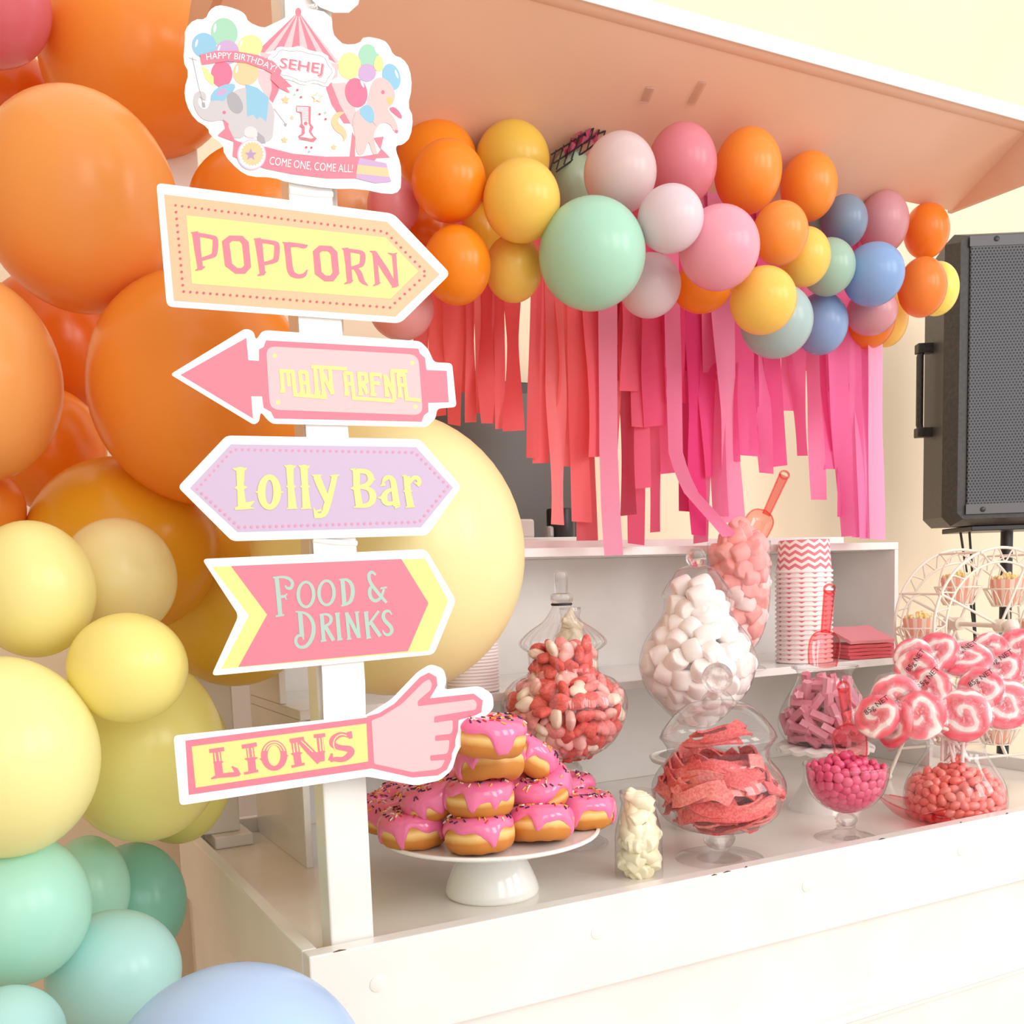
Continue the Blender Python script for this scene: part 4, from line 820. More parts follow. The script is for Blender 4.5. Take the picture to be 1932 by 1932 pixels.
B.layer('printed_stars', it3, 8); B.layer('number_shadow', it, 8); B.layer('number_one', it2, 9, 'striped pink numeral one')
# torn board end at the very top of the plank
MB().plate([[(560, -60), (690, -60), (676, 8), (658, 24), (630, 24), (604, 14), (590, 2)]], lambda x, y, k: on(x, y, 1, SGY-.004+k), 0, .006).build('top_board', BOARDW, sign, so_)
mb = MB()
for x, y, w_, h_ in ((572, 10, 30, 26), ): mb.plate([[(x, y), (x+w_-4, y-4), (x+w_, y+h_-8), (x+6, y+h_)]], lambda a, c, k: on(a, c, 1, SGY-.0042), 0, None)
mb.build('clear_tape', FILM, sign, so_)

# ------------------------------------------------------------------ glassware and sweets
def px_profile(x0, y0, z0, pts):               # (half width px, px y) -> (radius, height above z0) on the upright axis standing at px x0, y0
    p = on(x0, y0, 2, z0); out = []
    for hw, y in pts:
        z = zat(p[0], p[1], y); out.append((hw*mpp((p[0], p[1], z)), z-z0))
    return p, out
def fine(prof, k=3):                           # smooth a profile through its points
    P = [prof[0]]+list(prof)+[prof[-1]]; out = []
    for i in range(1, len(P)-2):
        for j in range(k):
            t = j/k; a, b_, c, d = P[i-1], P[i], P[i+1], P[i+2]
            out.append(tuple(max(0, .5*(2*b_[q]+(c[q]-a[q])*t+(2*a[q]-5*b_[q]+4*c[q]-d[q])*t*t+(3*b_[q]-a[q]-3*c[q]+d[q])*t**3)) if q == 0 else .5*(2*b_[q]+(c[q]-a[q])*t+(2*a[q]-5*b_[q]+4*c[q]-d[q])*t*t+(3*b_[q]-a[q]-3*c[q]+d[q])*t**3) for q in (0, 1)))
    return out+[P[-1]]
def glass_part(prof, name, parent, org, m=GLASS, n=56, k=3, **kw):
    return MB().lathe(fine(prof, k) if k else prof, org, n, **kw).build(name, m, parent, org, smooth=70, normals=False)
def Rprof(prof):
    zs = np.array([p[1] for p in prof]); rs = np.array([p[0] for p in prof]); o = np.argsort(zs); zs, rs = zs[o], rs[o]
    return lambda z: np.interp(z, zs, rs)
def pack(n, r, R, z0, z1, seed, top=None, it=260, wall=.0016):
    # loose packing of n balls of radius r inside a round vessel whose inner radius at height z is R(z)
    g = np.random.default_rng(seed); z = g.uniform(z0+r, z1, n); a = g.uniform(0, 2*pi, n); q = np.sqrt(g.uniform(0, 1, n))*np.maximum(R(z)-r, .001)
    P = np.stack([q*np.cos(a), q*np.sin(a), z], 1)
    for k in range(it):
        D = P[:, None]-P[None]; L = np.sqrt((D**2).sum(2))+np.eye(n)*9+1e-9; ov = np.maximum(2*r-L, 0)
        P += (D/L[..., None]*ov[..., None]).sum(1)*.34
        P[:, 2] -= r*.05*(1 if k < it-30 else 0)
        P[:, 2] = np.maximum(P[:, 2], z0+r)
        lim = np.maximum(np.minimum(R(P[:, 2]), np.minimum(R(P[:, 2]-r*.7), R(P[:, 2]+r*.7))+r*.15)-r-wall, .0005); rr = np.hypot(P[:, 0], P[:, 1]); f = np.where(rr > lim, lim/np.maximum(rr, 1e-6), 1)
        P[:, 0] *= f; P[:, 1] *= f
    zc = z1 if top is None else top
    return P[(P[:, 2] < zc) & (R(P[:, 2]) > r*1.15)]
def sweets(P, org, mesh_objs, name, label, cat, group, keep=300, align=None, R=None, jit=1.0, sc=(1, 1)):
    # show the pieces nearest the viewer as objects of their own; the rest, hidden behind them, as one mass
    P = np.array(P); W_ = P+np.array(org); dv = (CAM-np.array(org)); dv /= np.linalg.norm(dv)
    score = P @ dv+P[:, 2]*.35; order = np.argsort(-score); g = random.Random(11)
    rest = []
    for rank, i in enumerate(order):
        src = mesh_objs[g.randrange(len(mesh_objs))]
        if align == 'wall' and R is not None:
            rad = Vector((P[i][0], P[i][1], .0)); rad = rad.normalized() if rad.length > 1e-5 else Vector((1, 0, 0)); tg = Vector((-rad.y, rad.x, 0)); an = g.uniform(0, pi)
            ax = tg*cos(an)+Vector((0, 0, 1))*sin(an)+rad*g.uniform(-.14, .14); ax.normalize(); y = rad.cross(ax).normalized(); zz = ax.cross(y)
            rot = Matrix((( ax.x, y.x, zz.x), (ax.y, y.y, zz.y), (ax.z, y.z, zz.z))).to_euler()
        else: rot = Euler((g.uniform(-pi, pi)*jit, g.uniform(-pi, pi)*jit, g.uniform(-pi, pi)))
        s_ = g.uniform(*sc)
        if rank < keep:
            o = bpy.data.objects.new(name, src); col.objects.link(o); o.location = Vector(W_[i]); o.rotation_euler = rot; o.scale = (s_,)*3
            tag(o, label, cat, group)
        else: rest.append((src, rot, W_[i], s_))
    if rest:
        mb = MB(); ms = []
        for src, rot, p, s_ in rest:
            mm = rot.to_matrix()
            if src.materials[0] not in ms: ms.append(src.materials[0])
            mb.m = ms.index(src.materials[0]); mb.add([np.array(mm @ v.co)*s_+p for v in src.vertices], [tuple(f.vertices) for f in src.polygons])
        o = mb.build(name+'_mass', ms, None, org, smooth=60, weld=False, normals=False); tag(o, 'mass of '+group+' behind the ones in view', cat, group, 'stuff')
def sweet_mesh(mb, m, smooth=60, name='sweet'):
    o = mb.build(name, m, None, (0, 0, 0), smooth=smooth); me = o.data; bpy.data.objects.remove(o); return me

# --- tall fluted jar of strawberry hearts, at the back
p, J = px_profile(1072, 1592, T, [(75, 1594), (70, 1588), (40, 1574), (16, 1560), (12, 1520), (22, 1480), (30, 1462), (30, 1448), (20, 1436), (40, 1428), (78, 1410), (103, 1380), (118, 1338), (112, 1305), (92, 1282), (66, 1268), (66, 1228), (79, 1218), (80, 1208), (62, 1190), (36, 1172), (20, 1150), (16, 1138), (21, 1136), (22, 1122), (14, 1119), (13, 1100), (13, 1082), (8, 1077), (0, 1077)])
org = tuple(p)
jar = thing('strawberry_jar', 'tall fluted footed glass jar full of red and cream sweets behind the doughnuts', 'jar', org)
glass_part([(0, .004)]+J[1:3]+J[3:5], 'foot', jar, org); glass_part([(J[0][0], 0), (J[0][0]*1.01, .003), (J[1][0], .006)], 'foot_rim', jar, org, k=0)
glass_part(J[5:9], 'stem', jar, org, SOLID)
body = [(0, J[9][1])]+J[9:17]; glass_part(body, 'bowl', jar, org, n=144, flute=.018, nf=24)
lid = glass_part(J[16:23], 'lid', jar, org, n=144, flute=.03, nf=24); glass_part(J[22:26], 'collar', lid, org, SOLID, k=2); glass_part([(J[26][0]*.9, J[25][1]), J[26], J[27], J[28], J[29]], 'finial', lid, org, SOLID, k=2)
tz = J[22][1]; MB().tube(arc3 := [(org[0]+J[22][0]*1.12*cos(a), org[1]+J[22][0]*1.12*sin(a), org[2]+tz-.002) for a in [i*2*pi/28 for i in range(28)]], .0026, 6, closed=True).build('hair_tie', mat('black_wire', (0, 0, 0)), lid, org, smooth=60)
def heart(sz, th, m):
    mb = MB(); N = 22; o = []
    for i in range(N):
        t = 2*pi*i/N; x = 16*sin(t)**3/17; y = (13*cos(t)-5*cos(2*t)-2*cos(3*t)-cos(4*t))/17
        o.append((x*.55+cos(t+pi/2)*-.45*-1*0+sin(t)*.42, y*.55+cos(t)*.42))
    vs = []; L = ((.0, 1), (.55, .85), (.9, .45), (1, 0), (.9, -.45), (.55, -.85), (0, -1))
    for s_, z in L:
        for x, y in o: vs.append((x*s_*sz, y*s_*sz, z*th))
    fs = []
    for k in range(len(L)-1):
        for i in range(N): fs.append((k*N+i, k*N+(i+1) % N, (k+1)*N+(i+1) % N, (k+1)*N+i))
    return sweet_mesh(mb.add(vs, fs), m, 70)
SUG = [add_noise(mat('sugar_red', (226, 92, 84), .65, sss=.1), 260, (220, 82, 76), (236, 112, 102), bump=.3), add_noise(mat('sugar_pink', (244, 150, 146), .6, sss=.1), 260, (240, 140, 138), (248, 166, 160), bump=.3), mat('cream_sweet', (252, 228, 206), .45, sss=.15), mat('blush_sweet', (250, 190, 180), .5, sss=.15)]
hs = [heart(.021, .0092, q) for q in (SUG[0], SUG[0], SUG[1], SUG[2], SUG[3])]
Rb = Rprof(fine(body)); P = pack(420, .0146, Rb, J[9][1], J[16][1]-.002, 3, it=240, top=J[16][1]+.012)
sweets(P, org, hs, 'strawberry_sweet', 'sugared heart sweet packed in the tall fluted jar', 'sweet', 'hearts in the tall fluted jar', keep=230)

# --- round jar of white marshmallows on a white stand
ZS = float(zat(*on(1318, 1440, 1, .42)[:2], 1440)); sx0, sy0 = on(1318, 1425, 1, .355)[:2]; ZP = float(zat(sx0, sy0, 1428)); 
k0 = mpp((sx0, sy0, ZP)); so2 = (float(sx0), float(sy0), T)
stand = thing('cake_stand', 'low white cake stand carrying the round marshmallow jar, its plate edge showing', 'stand', so2)
MB().lathe(fine([(0, ZP-T-.006), (82*k0, ZP-T-.006), (91*k0, ZP-T-.004), (94*k0, ZP-T+.002), (90*k0, ZP-T+.004), (80*k0, ZP-T), (0, ZP-T)], 3), so2, 64).build('plate', mat('porcelain', (246, 246, 242), .12, coat=.5), stand, so2, smooth=60)
MB().lathe([(0, 0), (54*k0, 0), (52*k0, .006), (34*k0, ZP-T-.03), (36*k0, ZP-T-.0065), (0, ZP-T-.0065)], so2, 48).build('pedestal', mat('porcelain', (246, 246, 242), .12, coat=.5), stand, so2, smooth=50)
org = (float(sx0), float(sy0), ZP+.0005); q_ = proj(org)
pr = [(hw*mpp((org[0], org[1], zat(org[0], org[1], y))), zat(org[0], org[1], y)-org[2]) for hw, y in [(70, 1424), (66, 1420), (22, 1408), (18, 1392), (30, 1366), (62, 1340), (96, 1302), (110, 1262), (110, 1238), (98, 1204), (74, 1172), (63, 1150), (62, 1128), (67, 1124), (66, 1118), (52, 1096), (36, 1074), (14, 1066), (12, 1063)]]
jar = thing('marshmallow_jar', 'round glass apothecary jar full of white marshmallows', 'jar', org)
glass_part([(0, .003)]+pr[:4], 'foot', jar, org); body = [(0, pr[4][1]-.004)]+pr[4:13]; glass_part(body, 'bowl', jar, org)
lid = glass_part(pr[13:18], 'lid', jar, org); kz = pr[17][1]; MB().ball((org[0], org[1], org[2]+zat(org[0], org[1], 1052)-org[2]), 19*mpp(org), 16).build('knob', SOLID, lid, org, smooth=60)
def marsh(r, h, m, n=20):
    return sweet_mesh(MB().lathe(fine([(0, -h), (r*.72, -h), (r*.95, -h*.8), (r*1.02, 0), (r*.95, h*.8), (r*.72, h), (0, h)], 3), n=n), m, 80)
MW = add_noise(mat('marshmallow_white', (250, 240, 236), .8, sss=.15), 40, (248, 236, 232), (252, 245, 242), bump=.08)
MPk = add_noise(mat('marshmallow_pink', (246, 168, 164), .8, sss=.15), 40, (244, 158, 156), (248, 180, 174), bump=.08); MPl = mat('marshmallow_pale', (252, 222, 218), .8, sss=.15)
ms = [marsh(.0215, .0165, MW), marsh(.0205, .0185, MW)]
P = pack(170, .0206, Rprof(fine(body)), pr[4][1], pr[12][1]+.01, 5, it=220)
sweets(P, org, ms, 'white_marshmallow', 'white marshmallow packed in the round glass jar', 'sweet', 'white marshmallows in the round jar', keep=130)
zl = pr[14][1]
for i, (a, r_) in enumerate(((.3, .022), (2.4, .026), (4.4, .024))):
    sweets([[r_*cos(a), r_*sin(a), zl+.012]], org, ms, 'white_marshmallow', 'white marshmallow lying loose in the lid of the round glass jar', 'sweet', 'white marshmallows in the jar lid', keep=9)

# --- tall flared vase of pink marshmallows on the lower shelf
p, J = px_profile(1396, 1262, LS+.0004, [(46, 1264), (44, 1258), (14, 1250), (12, 1238), (26, 1224), (44, 1196), (56, 1150), (60, 1090), (60, 1034), (60, 1022)])
org = tuple(p); vase = thing('marshmallow_vase', 'tall clear vase heaped with pink marshmallows on the lower shelf', 'vase', org)
glass_part([(0, .003)]+J[:4], 'foot', vase, org); body = [(0, J[4][1]-.006)]+J[4:]; glass_part(body, 'bowl', vase, org)
ms2 = [marsh(.024, .018, MPk, 9), marsh(.022, .02, MPk, 8), marsh(.023, .018, MPl, 9), marsh(.022, .019, MPk, 10)]
Rb0 = Rprof(fine(body)); zt = J[-1][1]
def heap(Rb, zt, slope): return lambda z: np.where(z <= zt, Rb(np.minimum(z, zt)), np.maximum(Rb(zt)-(z-zt)*slope, .0005))
P = pack(138, .0222, heap(Rb0, zt, 1.1), J[4][1], zt+.05, 8, it=240)
sweets(P, org, ms2, 'pink_marshmallow', 'pink marshmallow heaped in the tall vase on the shelf', 'sweet', 'pink marshmallows in the tall vase', keep=110)
SCP = tinted_plastic('red_clear_plastic', (.98, .42, .44), (.62, .06, .12)); SCPL = tinted_plastic('pink_clear_plastic', (.99, .62, .64), (.82, .2, .28)); SCPO = tinted_plastic('coral_clear_plastic', (.98, .52, .48), (.62, .08, .10))
def scoop(pb, pe, pt, wpx, hw, m, label, Yb, Yt):
    # bowl centre pb, bowl/handle joint pe, handle tip pt (pixels); bowl half width wpx, handle half width hw
    B0, E0, T0 = on(*pb, 1, Yb), on(*pe, 1, Yb+(Yt-Yb)*.35), on(*pt, 1, Yt); o_ = tuple(B0); t = thing('scoop', label, 'scoop', o_, 'plastic sweet scoops')
    ax = Vector(T0-B0).normalized(); view = Vector(CAM-B0).normalized(); sd = ax.cross(view).normalized(); nn = sd.cross(ax).normalized()
    k = mpp(B0); rw = wpx*k; L = np.linalg.norm(E0-B0); mb = MB(); N, M_ = 14, 18; vs = []
    for i in range(N+1):
        u = -1+2*i/N; 
        w_ = rw*sqrt(max(0, 1-max(0, u)**2.6)) if u > 0 else rw*(1-.12*u*u)
        for j in range(M_+1):
            v = -1+2*j/M_; dp = rw*.55*(1-v*v)*(1 if u < .5 else max(0, 1-((u-.5)/.5)**2))
            vs.append(Vector(B0)+ax*(u*L)+sd*(v*w_)-nn*dp)
    mb.add(vs, [(i*(M_+1)+j, i*(M_+1)+j+1, (i+1)*(M_+1)+j+1, (i+1)*(M_+1)+j) for i in range(N) for j in range(M_)])
    bo = mb.build('scoop_bowl', m, t, o_, smooth=80, weld=False, normals=False)
    rimp = [Vector(B0)+ax*((-1+2*i/N)*L)+sd*(rw*(sqrt(max(0, 1-max(0, -1+2*i/N)**2.6)) if i > N/2 else 1-.12*(-1+2*i/N)**2)) for i in range(N+1)]
    rim2 = [q-sd*2*((q-Vector(B0)).dot(sd)) for q in rimp][::-1]
    MB().tube(rimp+rim2[1:], .0017, 6).build('scoop_rim', m, t, o_, smooth=70)
    hwk = hw*k; mb = MB(); n0 = nn*.0022
    A, Bq = Vector(E0)-ax*.004, Vector(T0)-ax*hwk*1.2
    mb.hexa([A-sd*hwk-n0, A+sd*hwk-n0, Bq+sd*hwk*1.25-n0, Bq-sd*hwk*1.25-n0, A-sd*hwk+n0, A+sd*hwk+n0, Bq+sd*hwk*1.25+n0, Bq-sd*hwk*1.25+n0])
    h_ = mb.build('handle', m, t, o_)
    mb = MB()
    for s_ in (-1, 1): mb.tube([A+sd*hwk*s_, Bq+sd*hwk*1.25*s_], .0019, 6)
    c_ = Bq+ax*hwk*.4; mb.tube([c_+(sd*cos(a)+ax*sin(a))*hwk*1.3 for a in [i*2*pi/20 for i in range(20)]], .0026, 6, closed=True)
    mb.build('handle_edge', m, h_, o_, smooth=70); return t
vy = org[1]
scoop((1430, 990), (1447, 968), (1482, 892), 27, 7, SCPO, 'coral plastic scoop stuck upright in the heap of pink marshmallows', vy+.01, vy+.03)

# --- paper tubs
CHV = mat('chevron_card', (250, 240, 238), .6); n, l, p_ = nodes(CHV)
tc = n.new('ShaderNodeTexCoord'); sx = n.new('ShaderNodeSeparateXYZ'); l.new(tc.outputs['Object'], sx.inputs[0])
an = mth(n, l, 'ARCTAN2', sx.outputs[1], sx.outputs[0]); zig = mth(n, l, 'ABSOLUTE', mth(n, l, 'SUBTRACT', mth(n, l, 'FRACT', mth(n, l, 'MULTIPLY', an, 13/(2*pi))), .5))
hh = mth(n, l, 'ADD', mth(n, l, 'DIVIDE', sx.outputs[2],   .0150*U), mth(n, l, 'MULTIPLY', zig, 1.1)); st_ = mth(n, l, 'LESS_THAN', mth(n, l, 'FRACT', hh), .5)
mxc = n.new('ShaderNodeMix'); mxc.data_type = 'RGBA'; mxc.inputs[6].default_value = lin((252, 236, 234))+(1,); mxc.inputs[7].default_value = lin((226, 124, 134))+(1,); l.new(st_, mxc.inputs[0]); l.new(mxc.outputs[2], p_.inputs['Base Color'])
def tub_stack(x, ybase, ytop, hw_top, hw_rim, n_, zb, label_top, label, group):
    p = on(x, ybase, 1, .565); p[2] = zb; k = mpp((p[0], p[1], zb+.1)); zt = zat(p[0], p[1], ytop)-zb; r0, r1 = hw_top*k, hw_rim*k; H = .075
    pitch = (zt-H)/(n_-1); body = None
    for i in range(n_):
        z = zb+pitch*i; o_ = (float(p[0]), float(p[1]), float(z)); t = thing('paper_tub', label_top if i == n_-1 else label, 'tub', o_, group)
        if body is None:
            body = MB().lathe([(r1*.965, .004), (r0, H-.002), (r0*.98, H), (0, H)], (0, 0, 0), 48).build('wall', CHV, t, (0, 0, 0), smooth=40)
            rim = MB().tube([(r1*.97*cos(a), r1*.97*sin(a), .0034) for a in [j*2*pi/44 for j in range(44)]], .0033, 8, closed=True).build('rolled_rim', mat('card_white', (252, 240, 238), .6), t, (0, 0, 0), smooth=60)
        else:
            for s_ in (body, rim): c_ = s_.copy(); col.objects.link(c_); c_.parent = t
tub_stack(1517, 1253, 1019, 48, 54, 20, LS+.0004, 'topmost upturned chevron tub of the tall stack by the marshmallow vase', 'upturned chevron paper tub nested in the tall stack by the marshmallow vase', 'paper tubs in the tall stack')
tub_stack(893, 1309, 1140, 44, 49, 16, LS+.0004, 'topmost upturned paper tub of the stack behind the giant yellow balloon', 'upturned paper tub nested in the stack behind the giant yellow balloon', 'paper tubs behind the yellow balloon')

# --- napkins
NPK = mat('napkin_pink', (240, 150, 158), .8); NPD = mat('napkin_rose', (226, 96, 104), .8)
a_, b_ = on(1590, 1241, 2, LS+.0004), on(1690, 1241, 2, LS+.0004); nc = (a_+b_)/2; nw = np.linalg.norm(b_-a_)
for i in range(5):
    o_ = (float(nc[0]), float(nc[1])+.03, .2510+i*.0085); g = random.Random(i); mb = MB(); N = 8; vs = []
    for kk, zz in ((0, 0), (1, .0072)):
        for iu in range(N+1):
            for iv in range(N+1):
                u, v = iu/N-.5, iv/N-.5; vs.append((u*nw+g.uniform(-.001, .001), v*.105, zz+(.0006*sin(u*9+i)+.0006)*(1 if kk else .6)))
    M1 = (N+1)**2; fs = []
    for kk in (0, 1):
        for iu in range(N):
            for iv in range(N): q = kk*M1+iu*(N+1)+iv; fs.append((q, q+1, q+N+2, q+N+1) if kk else (q+N+1, q+N+2, q+1, q))
    for e in range(N):
        for q, r_ in ((e, e+1), (N*(N+1)+e, N*(N+1)+e+1), (e*(N+1), (e+1)*(N+1)), (e*(N+1)+N, (e+1)*(N+1)+N)): fs.append((q, r_, r_+M1, q+M1))
    mb.add(vs, fs); o = mb.build('napkin', NPD if i < 4 else NPK, None, (0, 0, 0), smooth=50); o.location = o_; o.rotation_euler = (radians(16 if i == 4 else 0), 0, radians(-14+g.uniform(-3, 3)))
    if i == 4: o.location.z += .016
    tag(o, 'top napkin, pale pink, of the folded pile at the end of the lower shelf' if i == 4 else 'rose pink napkin in the folded pile at the end of the lower shelf', 'napkin', 'napkins on the lower shelf')

# --- small milk bottle on the lower shelf, behind the tall fluted jar, and the one at the front
MLK = mat('milk_sweet', (250, 242, 210), .55, sss=.2)
def milk_mesh(r, h): mb = MB().lathe(fine([(0, -h), (r*.8, -h), (r, -h*.8), (r, h*.1), (r*.62, h*.5), (r*.55, h*.85), (r*.35, h), (0, h)], 3), n=16); mb.v = [(z, y, -x) for x, y, z in mb.v]; return sweet_mesh(mb, MLK, 80)
def bottle(x, yb, z, prof, label, seed, group, n_, rs):
    p, J = px_profile(x, yb, z, prof); org = tuple(p); t = thing('milk_bottle', label, 'bottle', org, None)
    glass_part([(0, .002)]+J, 'glass', t, org); zr = J[-1][1]
    MB().tube([(org[0]+J[-1][0]*cos(a), org[1]+J[-1][0]*sin(a), org[2]+zr-.002) for a in [i*2*pi/36 for i in range(36)]], .0022, 8, closed=True).build('rim', GLASS, t, org, smooth=60)
    P = pack(n_, rs, heap(Rprof(fine([(0, .002)]+J)), zr, 1.0), .003, zr-.010, seed, it=240, wall=.003)
    sweets(P, org, [milk_mesh(rs*.92, rs*1.75)], 'milk_bottle_sweet', 'creamy bottle-shaped sweet inside the '+group, 'sweet', 'creamy sweets in the '+group, keep=90, align='wall', R=1)
bottle(1206, 1652, T, [(42, 1663), (45, 1655), (45, 1600), (44, 1570), (38, 1545), (33, 1525), (31, 1512), (34, 1506), (33, 1492)], 'small clear bottle of creamy white sweets at the tray front beside the doughnuts', 21, 'front milk bottle', 62, .0136)
bottle(1079, 1279, LS+.0004, [(34, 1285), (36, 1278), (36, 1225), (34, 1205), (24, 1185), (19, 1172), (18, 1160), (20, 1156), (19, 1146)], 'small milk bottle on the shelf half hidden by the tall fluted jar', 22, 'shelf milk bottle', 34, .0135)

# --- squat jar of sour straps at the front
p, J = px_profile(1357, 1618, T, [(80, 1620), (76, 1614), (40, 1606), (16, 1602), (20, 1596), (31, 1586), (32, 1576), (24, 1568), (40, 1564), (78, 1556), (112, 1532), (128, 1490), (120, 1460), (102, 1438), (98, 1428), (98, 1408), (104, 1400), (109, 1390), (106, 1378), (84, 1350), (60, 1330), (34, 1322), (26, 1312), (18, 1304)])
org = tuple(p); jar = thing('strap_jar', 'squat lidded glass jar of red sour straps on a ball stem, at the tray front', 'jar', org)
glass_part([(0, .003)]+J[:4], 'foot', jar, org); MB().ball((org[0], org[1], org[2]+(J[5][1]+J[6][1])/2), J[5][0], 14, (1, 1, .72)).build('stem', SOLID, jar, org, smooth=60)
body = [(0, J[8][1]-.003)]+J[8:16]; glass_part(body, 'bowl', jar, org)
lid = glass_part(J[15:24], 'lid', jar, org); MB().ball((org[0], org[1], zat(org[0], org[1], 1279)), 29*mpp(org), 18).build('knob', SOLID, lid, org, smooth=60)
MB().tube([(org[0]+J[17][0]*cos(a), org[1]+J[17][0]*sin(a), org[2]+J[17][1]) for a in [i*2*pi/56 for i in range(56)]], .0022, 8, closed=True).build('lid_rim', GLASS, lid, org, smooth=60)
STR = add_noise(mat('sour_strap', (220, 78, 78), .6), 300, (214, 66, 68), (234, 112, 110), bump=.4)
STR2 = add_noise(mat('sour_strap_light', (236, 120, 116), .65), 300, (230, 104, 102), (244, 150, 144), bump=.4)
def strap(P, wd, th, m, nrm, label, group, org):
    mb = MB(); vs = []; k = len(P); Pv = [Vector(q) for q in P]
    for i in range(k):
        t = (Pv[min(i+1, k-1)]-Pv[max(i-1, 0)]).normalized(); s_ = t.cross(Vector(nrm[i])).normalized(); n_ = s_.cross(t)
        for a, b__ in ((-1, -1), (-.5, -.6), (0, -1), (.5, -.6), (1, -1), (1, 1), (.5, .6), (0, 1), (-.5, .6), (-1, 1)): vs.append(Pv[i]+s_*a*wd/2+n_*b__*th/2)
    q = 10; fs = [(i*q+j, i*q+(j+1) % q, (i+1)*q+(j+1) % q, (i+1)*q+j) for i in range(k-1) for j in range(q)]+[tuple(range(q))[::-1], tuple((k-1)*q+j for j in range(q))]
    o = mb.add(vs, fs).build('sour_strap', m, None, tuple(P[k//2]), smooth=50); tag(o, label, 'sweet', group); return o
Rb = Rprof(fine(body)); zb0, zb1 = J[8][1]+.006, J[15][1]; g = random.Random(5)
for i in range(78):
    f = ((i+.5)/78)**1.25; zc = zb0+.012+(zb1-zb0-.03)*f; R0 = float(Rb(zc)); rad = R0*g.uniform(.78, .97)-.005; a0 = g.uniform(0, 2*pi); da = g.uniform(1.0, 2.1); tl = g.uniform(-.5, .5)*.035*(1.5-f); P = []; nr = []
    if i % 3 == 0: rad *= .62; da *= 1.3
    tx = g.uniform(-.6, .6)
    for kk in range(15):
        t = kk/14-.5; a = a0+da*t; z = zc+tl*t*2+.008*sin(t*7+i); z = min(max(z, zb0+.003), zb1); r_ = min(rad*(1+.10*sin(t*6+i*2)), float(min(Rb(z), Rb(z+.008), Rb(max(z-.008, zb0))))-.0085)
        P.append((org[0]+r_*cos(a), org[1]+r_*sin(a), org[2]+z)); n_ = Vector((cos(a)*cos(tx), sin(a)*cos(tx), sin(tx)+.35)).normalized() if f > .22 else Vector((cos(a)*.25, sin(a)*.25, 1)).normalized(); nr.append(tuple(n_))
    strap(P, g.uniform(.021, .027), .0042, STR if i % 2 else STR2, nr, 'sugared red sour strap coiled inside the squat front jar', 'sour straps in the squat jar', org)
for i, (a0, da, z, r_) in enumerate(((3.6, 2.4, .012, .052), (4.6, 2.2, .024, .050), (5.4, 1.8, .034, .040), (.8, 2.2, .02, .05))):   # straps lying in the lid
    P = []; nr = []
    for kk in range(13):
        t = kk/12-.5; a = a0+da*t; P.append((org[0]+r_*cos(a), org[1]+r_*sin(a), org[2]+J[16][1]+z-.006+.006*sin(t*5+i))); nr.append((cos(a)*.5, sin(a)*.5, .8))
    strap(P, .02, .0042, STR, nr, 'sugared red sour strap arched up under the lid of the squat jar', 'sour straps under the lid', org)

# --- footed bowl of pink chocolate drops
p, J = px_profile(1596, 1580, T, [(60, 1583), (56, 1577), (30, 1570), (18, 1562), (20, 1554), (22, 1546), (18, 1534), (24, 1528), (48, 1518), (70, 1496), (80, 1468), (83, 1442)])
org = tuple(p); bw = thing('footed_bowl', 'small footed glass bowl heaped with glossy pink drops at the tray front', 'bowl', org)
glass_part([(0, .003)]+J[:4], 'foot', bw, org); MB().ball((org[0], org[1], org[2]+J[5][1]), J[5][0], 14, (1, 1, .7)).build('stem', SOLID, bw, org, smooth=60); glass_part([(J[3][0]*.8, J[3][1]), (J[3][0]*1.05, J[3][1]+.004), (J[3][0]*.8, J[3][1]+.008)], 'stem_ring', bw, org, SOLID)
body = [(0, J[7][1]-.003)]+J[7:]; glass_part(body, 'cup', bw, org); zr = J[-1][1]
MB().tube([(org[0]+J[-1][0]*cos(a), org[1]+J[-1][0]*sin(a), org[2]+zr) for a in [i*2*pi/56 for i in range(56)]], .0014, 6, closed=True).build('rim', GLASS, bw, org, smooth=60)
DRP = [mat('drop_pink', (224, 74, 120), .3, coat=.3), mat('drop_rose', (232, 92, 132), .3, coat=.3)]
dm = [sweet_mesh(MB().ball((0, 0, 0), .0098, 9, (1, 1, .62)), q, 80) for q in DRP]
P = pack(400, .0086, heap(Rprof(fine(body)), zr, 2.4), J[7][1], zr+.034, 13, it=220)
sweets(P, org, dm, 'pink_drop', 'glossy pink chocolate drop heaped in the footed bowl', 'sweet', 'pink drops in the footed bowl', keep=300, align='wall', R=1)
scoop((1603, 1398), (1600, 1366), (1591, 1290), 32, 8, SCP, 'red plastic scoop standing in the bowl of glossy pink drops', org[1]+.0, org[1]+.03)

# --- bulb vase of musk sticks on a white stand
p = on(1556, 1524, 2, T); k0 = mpp((p[0], p[1], .05)); ZP = float(zat(p[0], p[1], 1401)); so3 = (float(p[0]), float(p[1]), T); PORC = mat('porcelain', (0, 0, 0))
stand = thing('scalloped_cake_stand', 'white cake stand with scalloped plate edge under the vase of pink musk sticks', 'stand', so3)
MB().lathe([(0, 0), (70*k0, 0), (68*k0, .008), (44*k0, .05), (30*k0, ZP-T-.02), (34*k0, ZP-T-.0065), (0, ZP-T-.0065)], so3, 48).build('pedestal', PORC, stand, so3, smooth=50)
mb = MB(); N = 96; vs = []; PR = [(0, -.006), (60, -.006), (84, -.008), (90, -.012), (92, -.004), (86, 0), (0, 0)]
for i in range(N):
    a = 2*pi*i/N; f = 1+.035*abs(sin(a*8))
    for hw, z in PR: vs.append((so3[0]+hw*k0*(f if hw > 70 else 1)*cos(a), so3[1]+hw*k0*(f if hw > 70 else 1)*sin(a), ZP+z-(.004*abs(sin(a*8)) if hw > 85 else 0)))
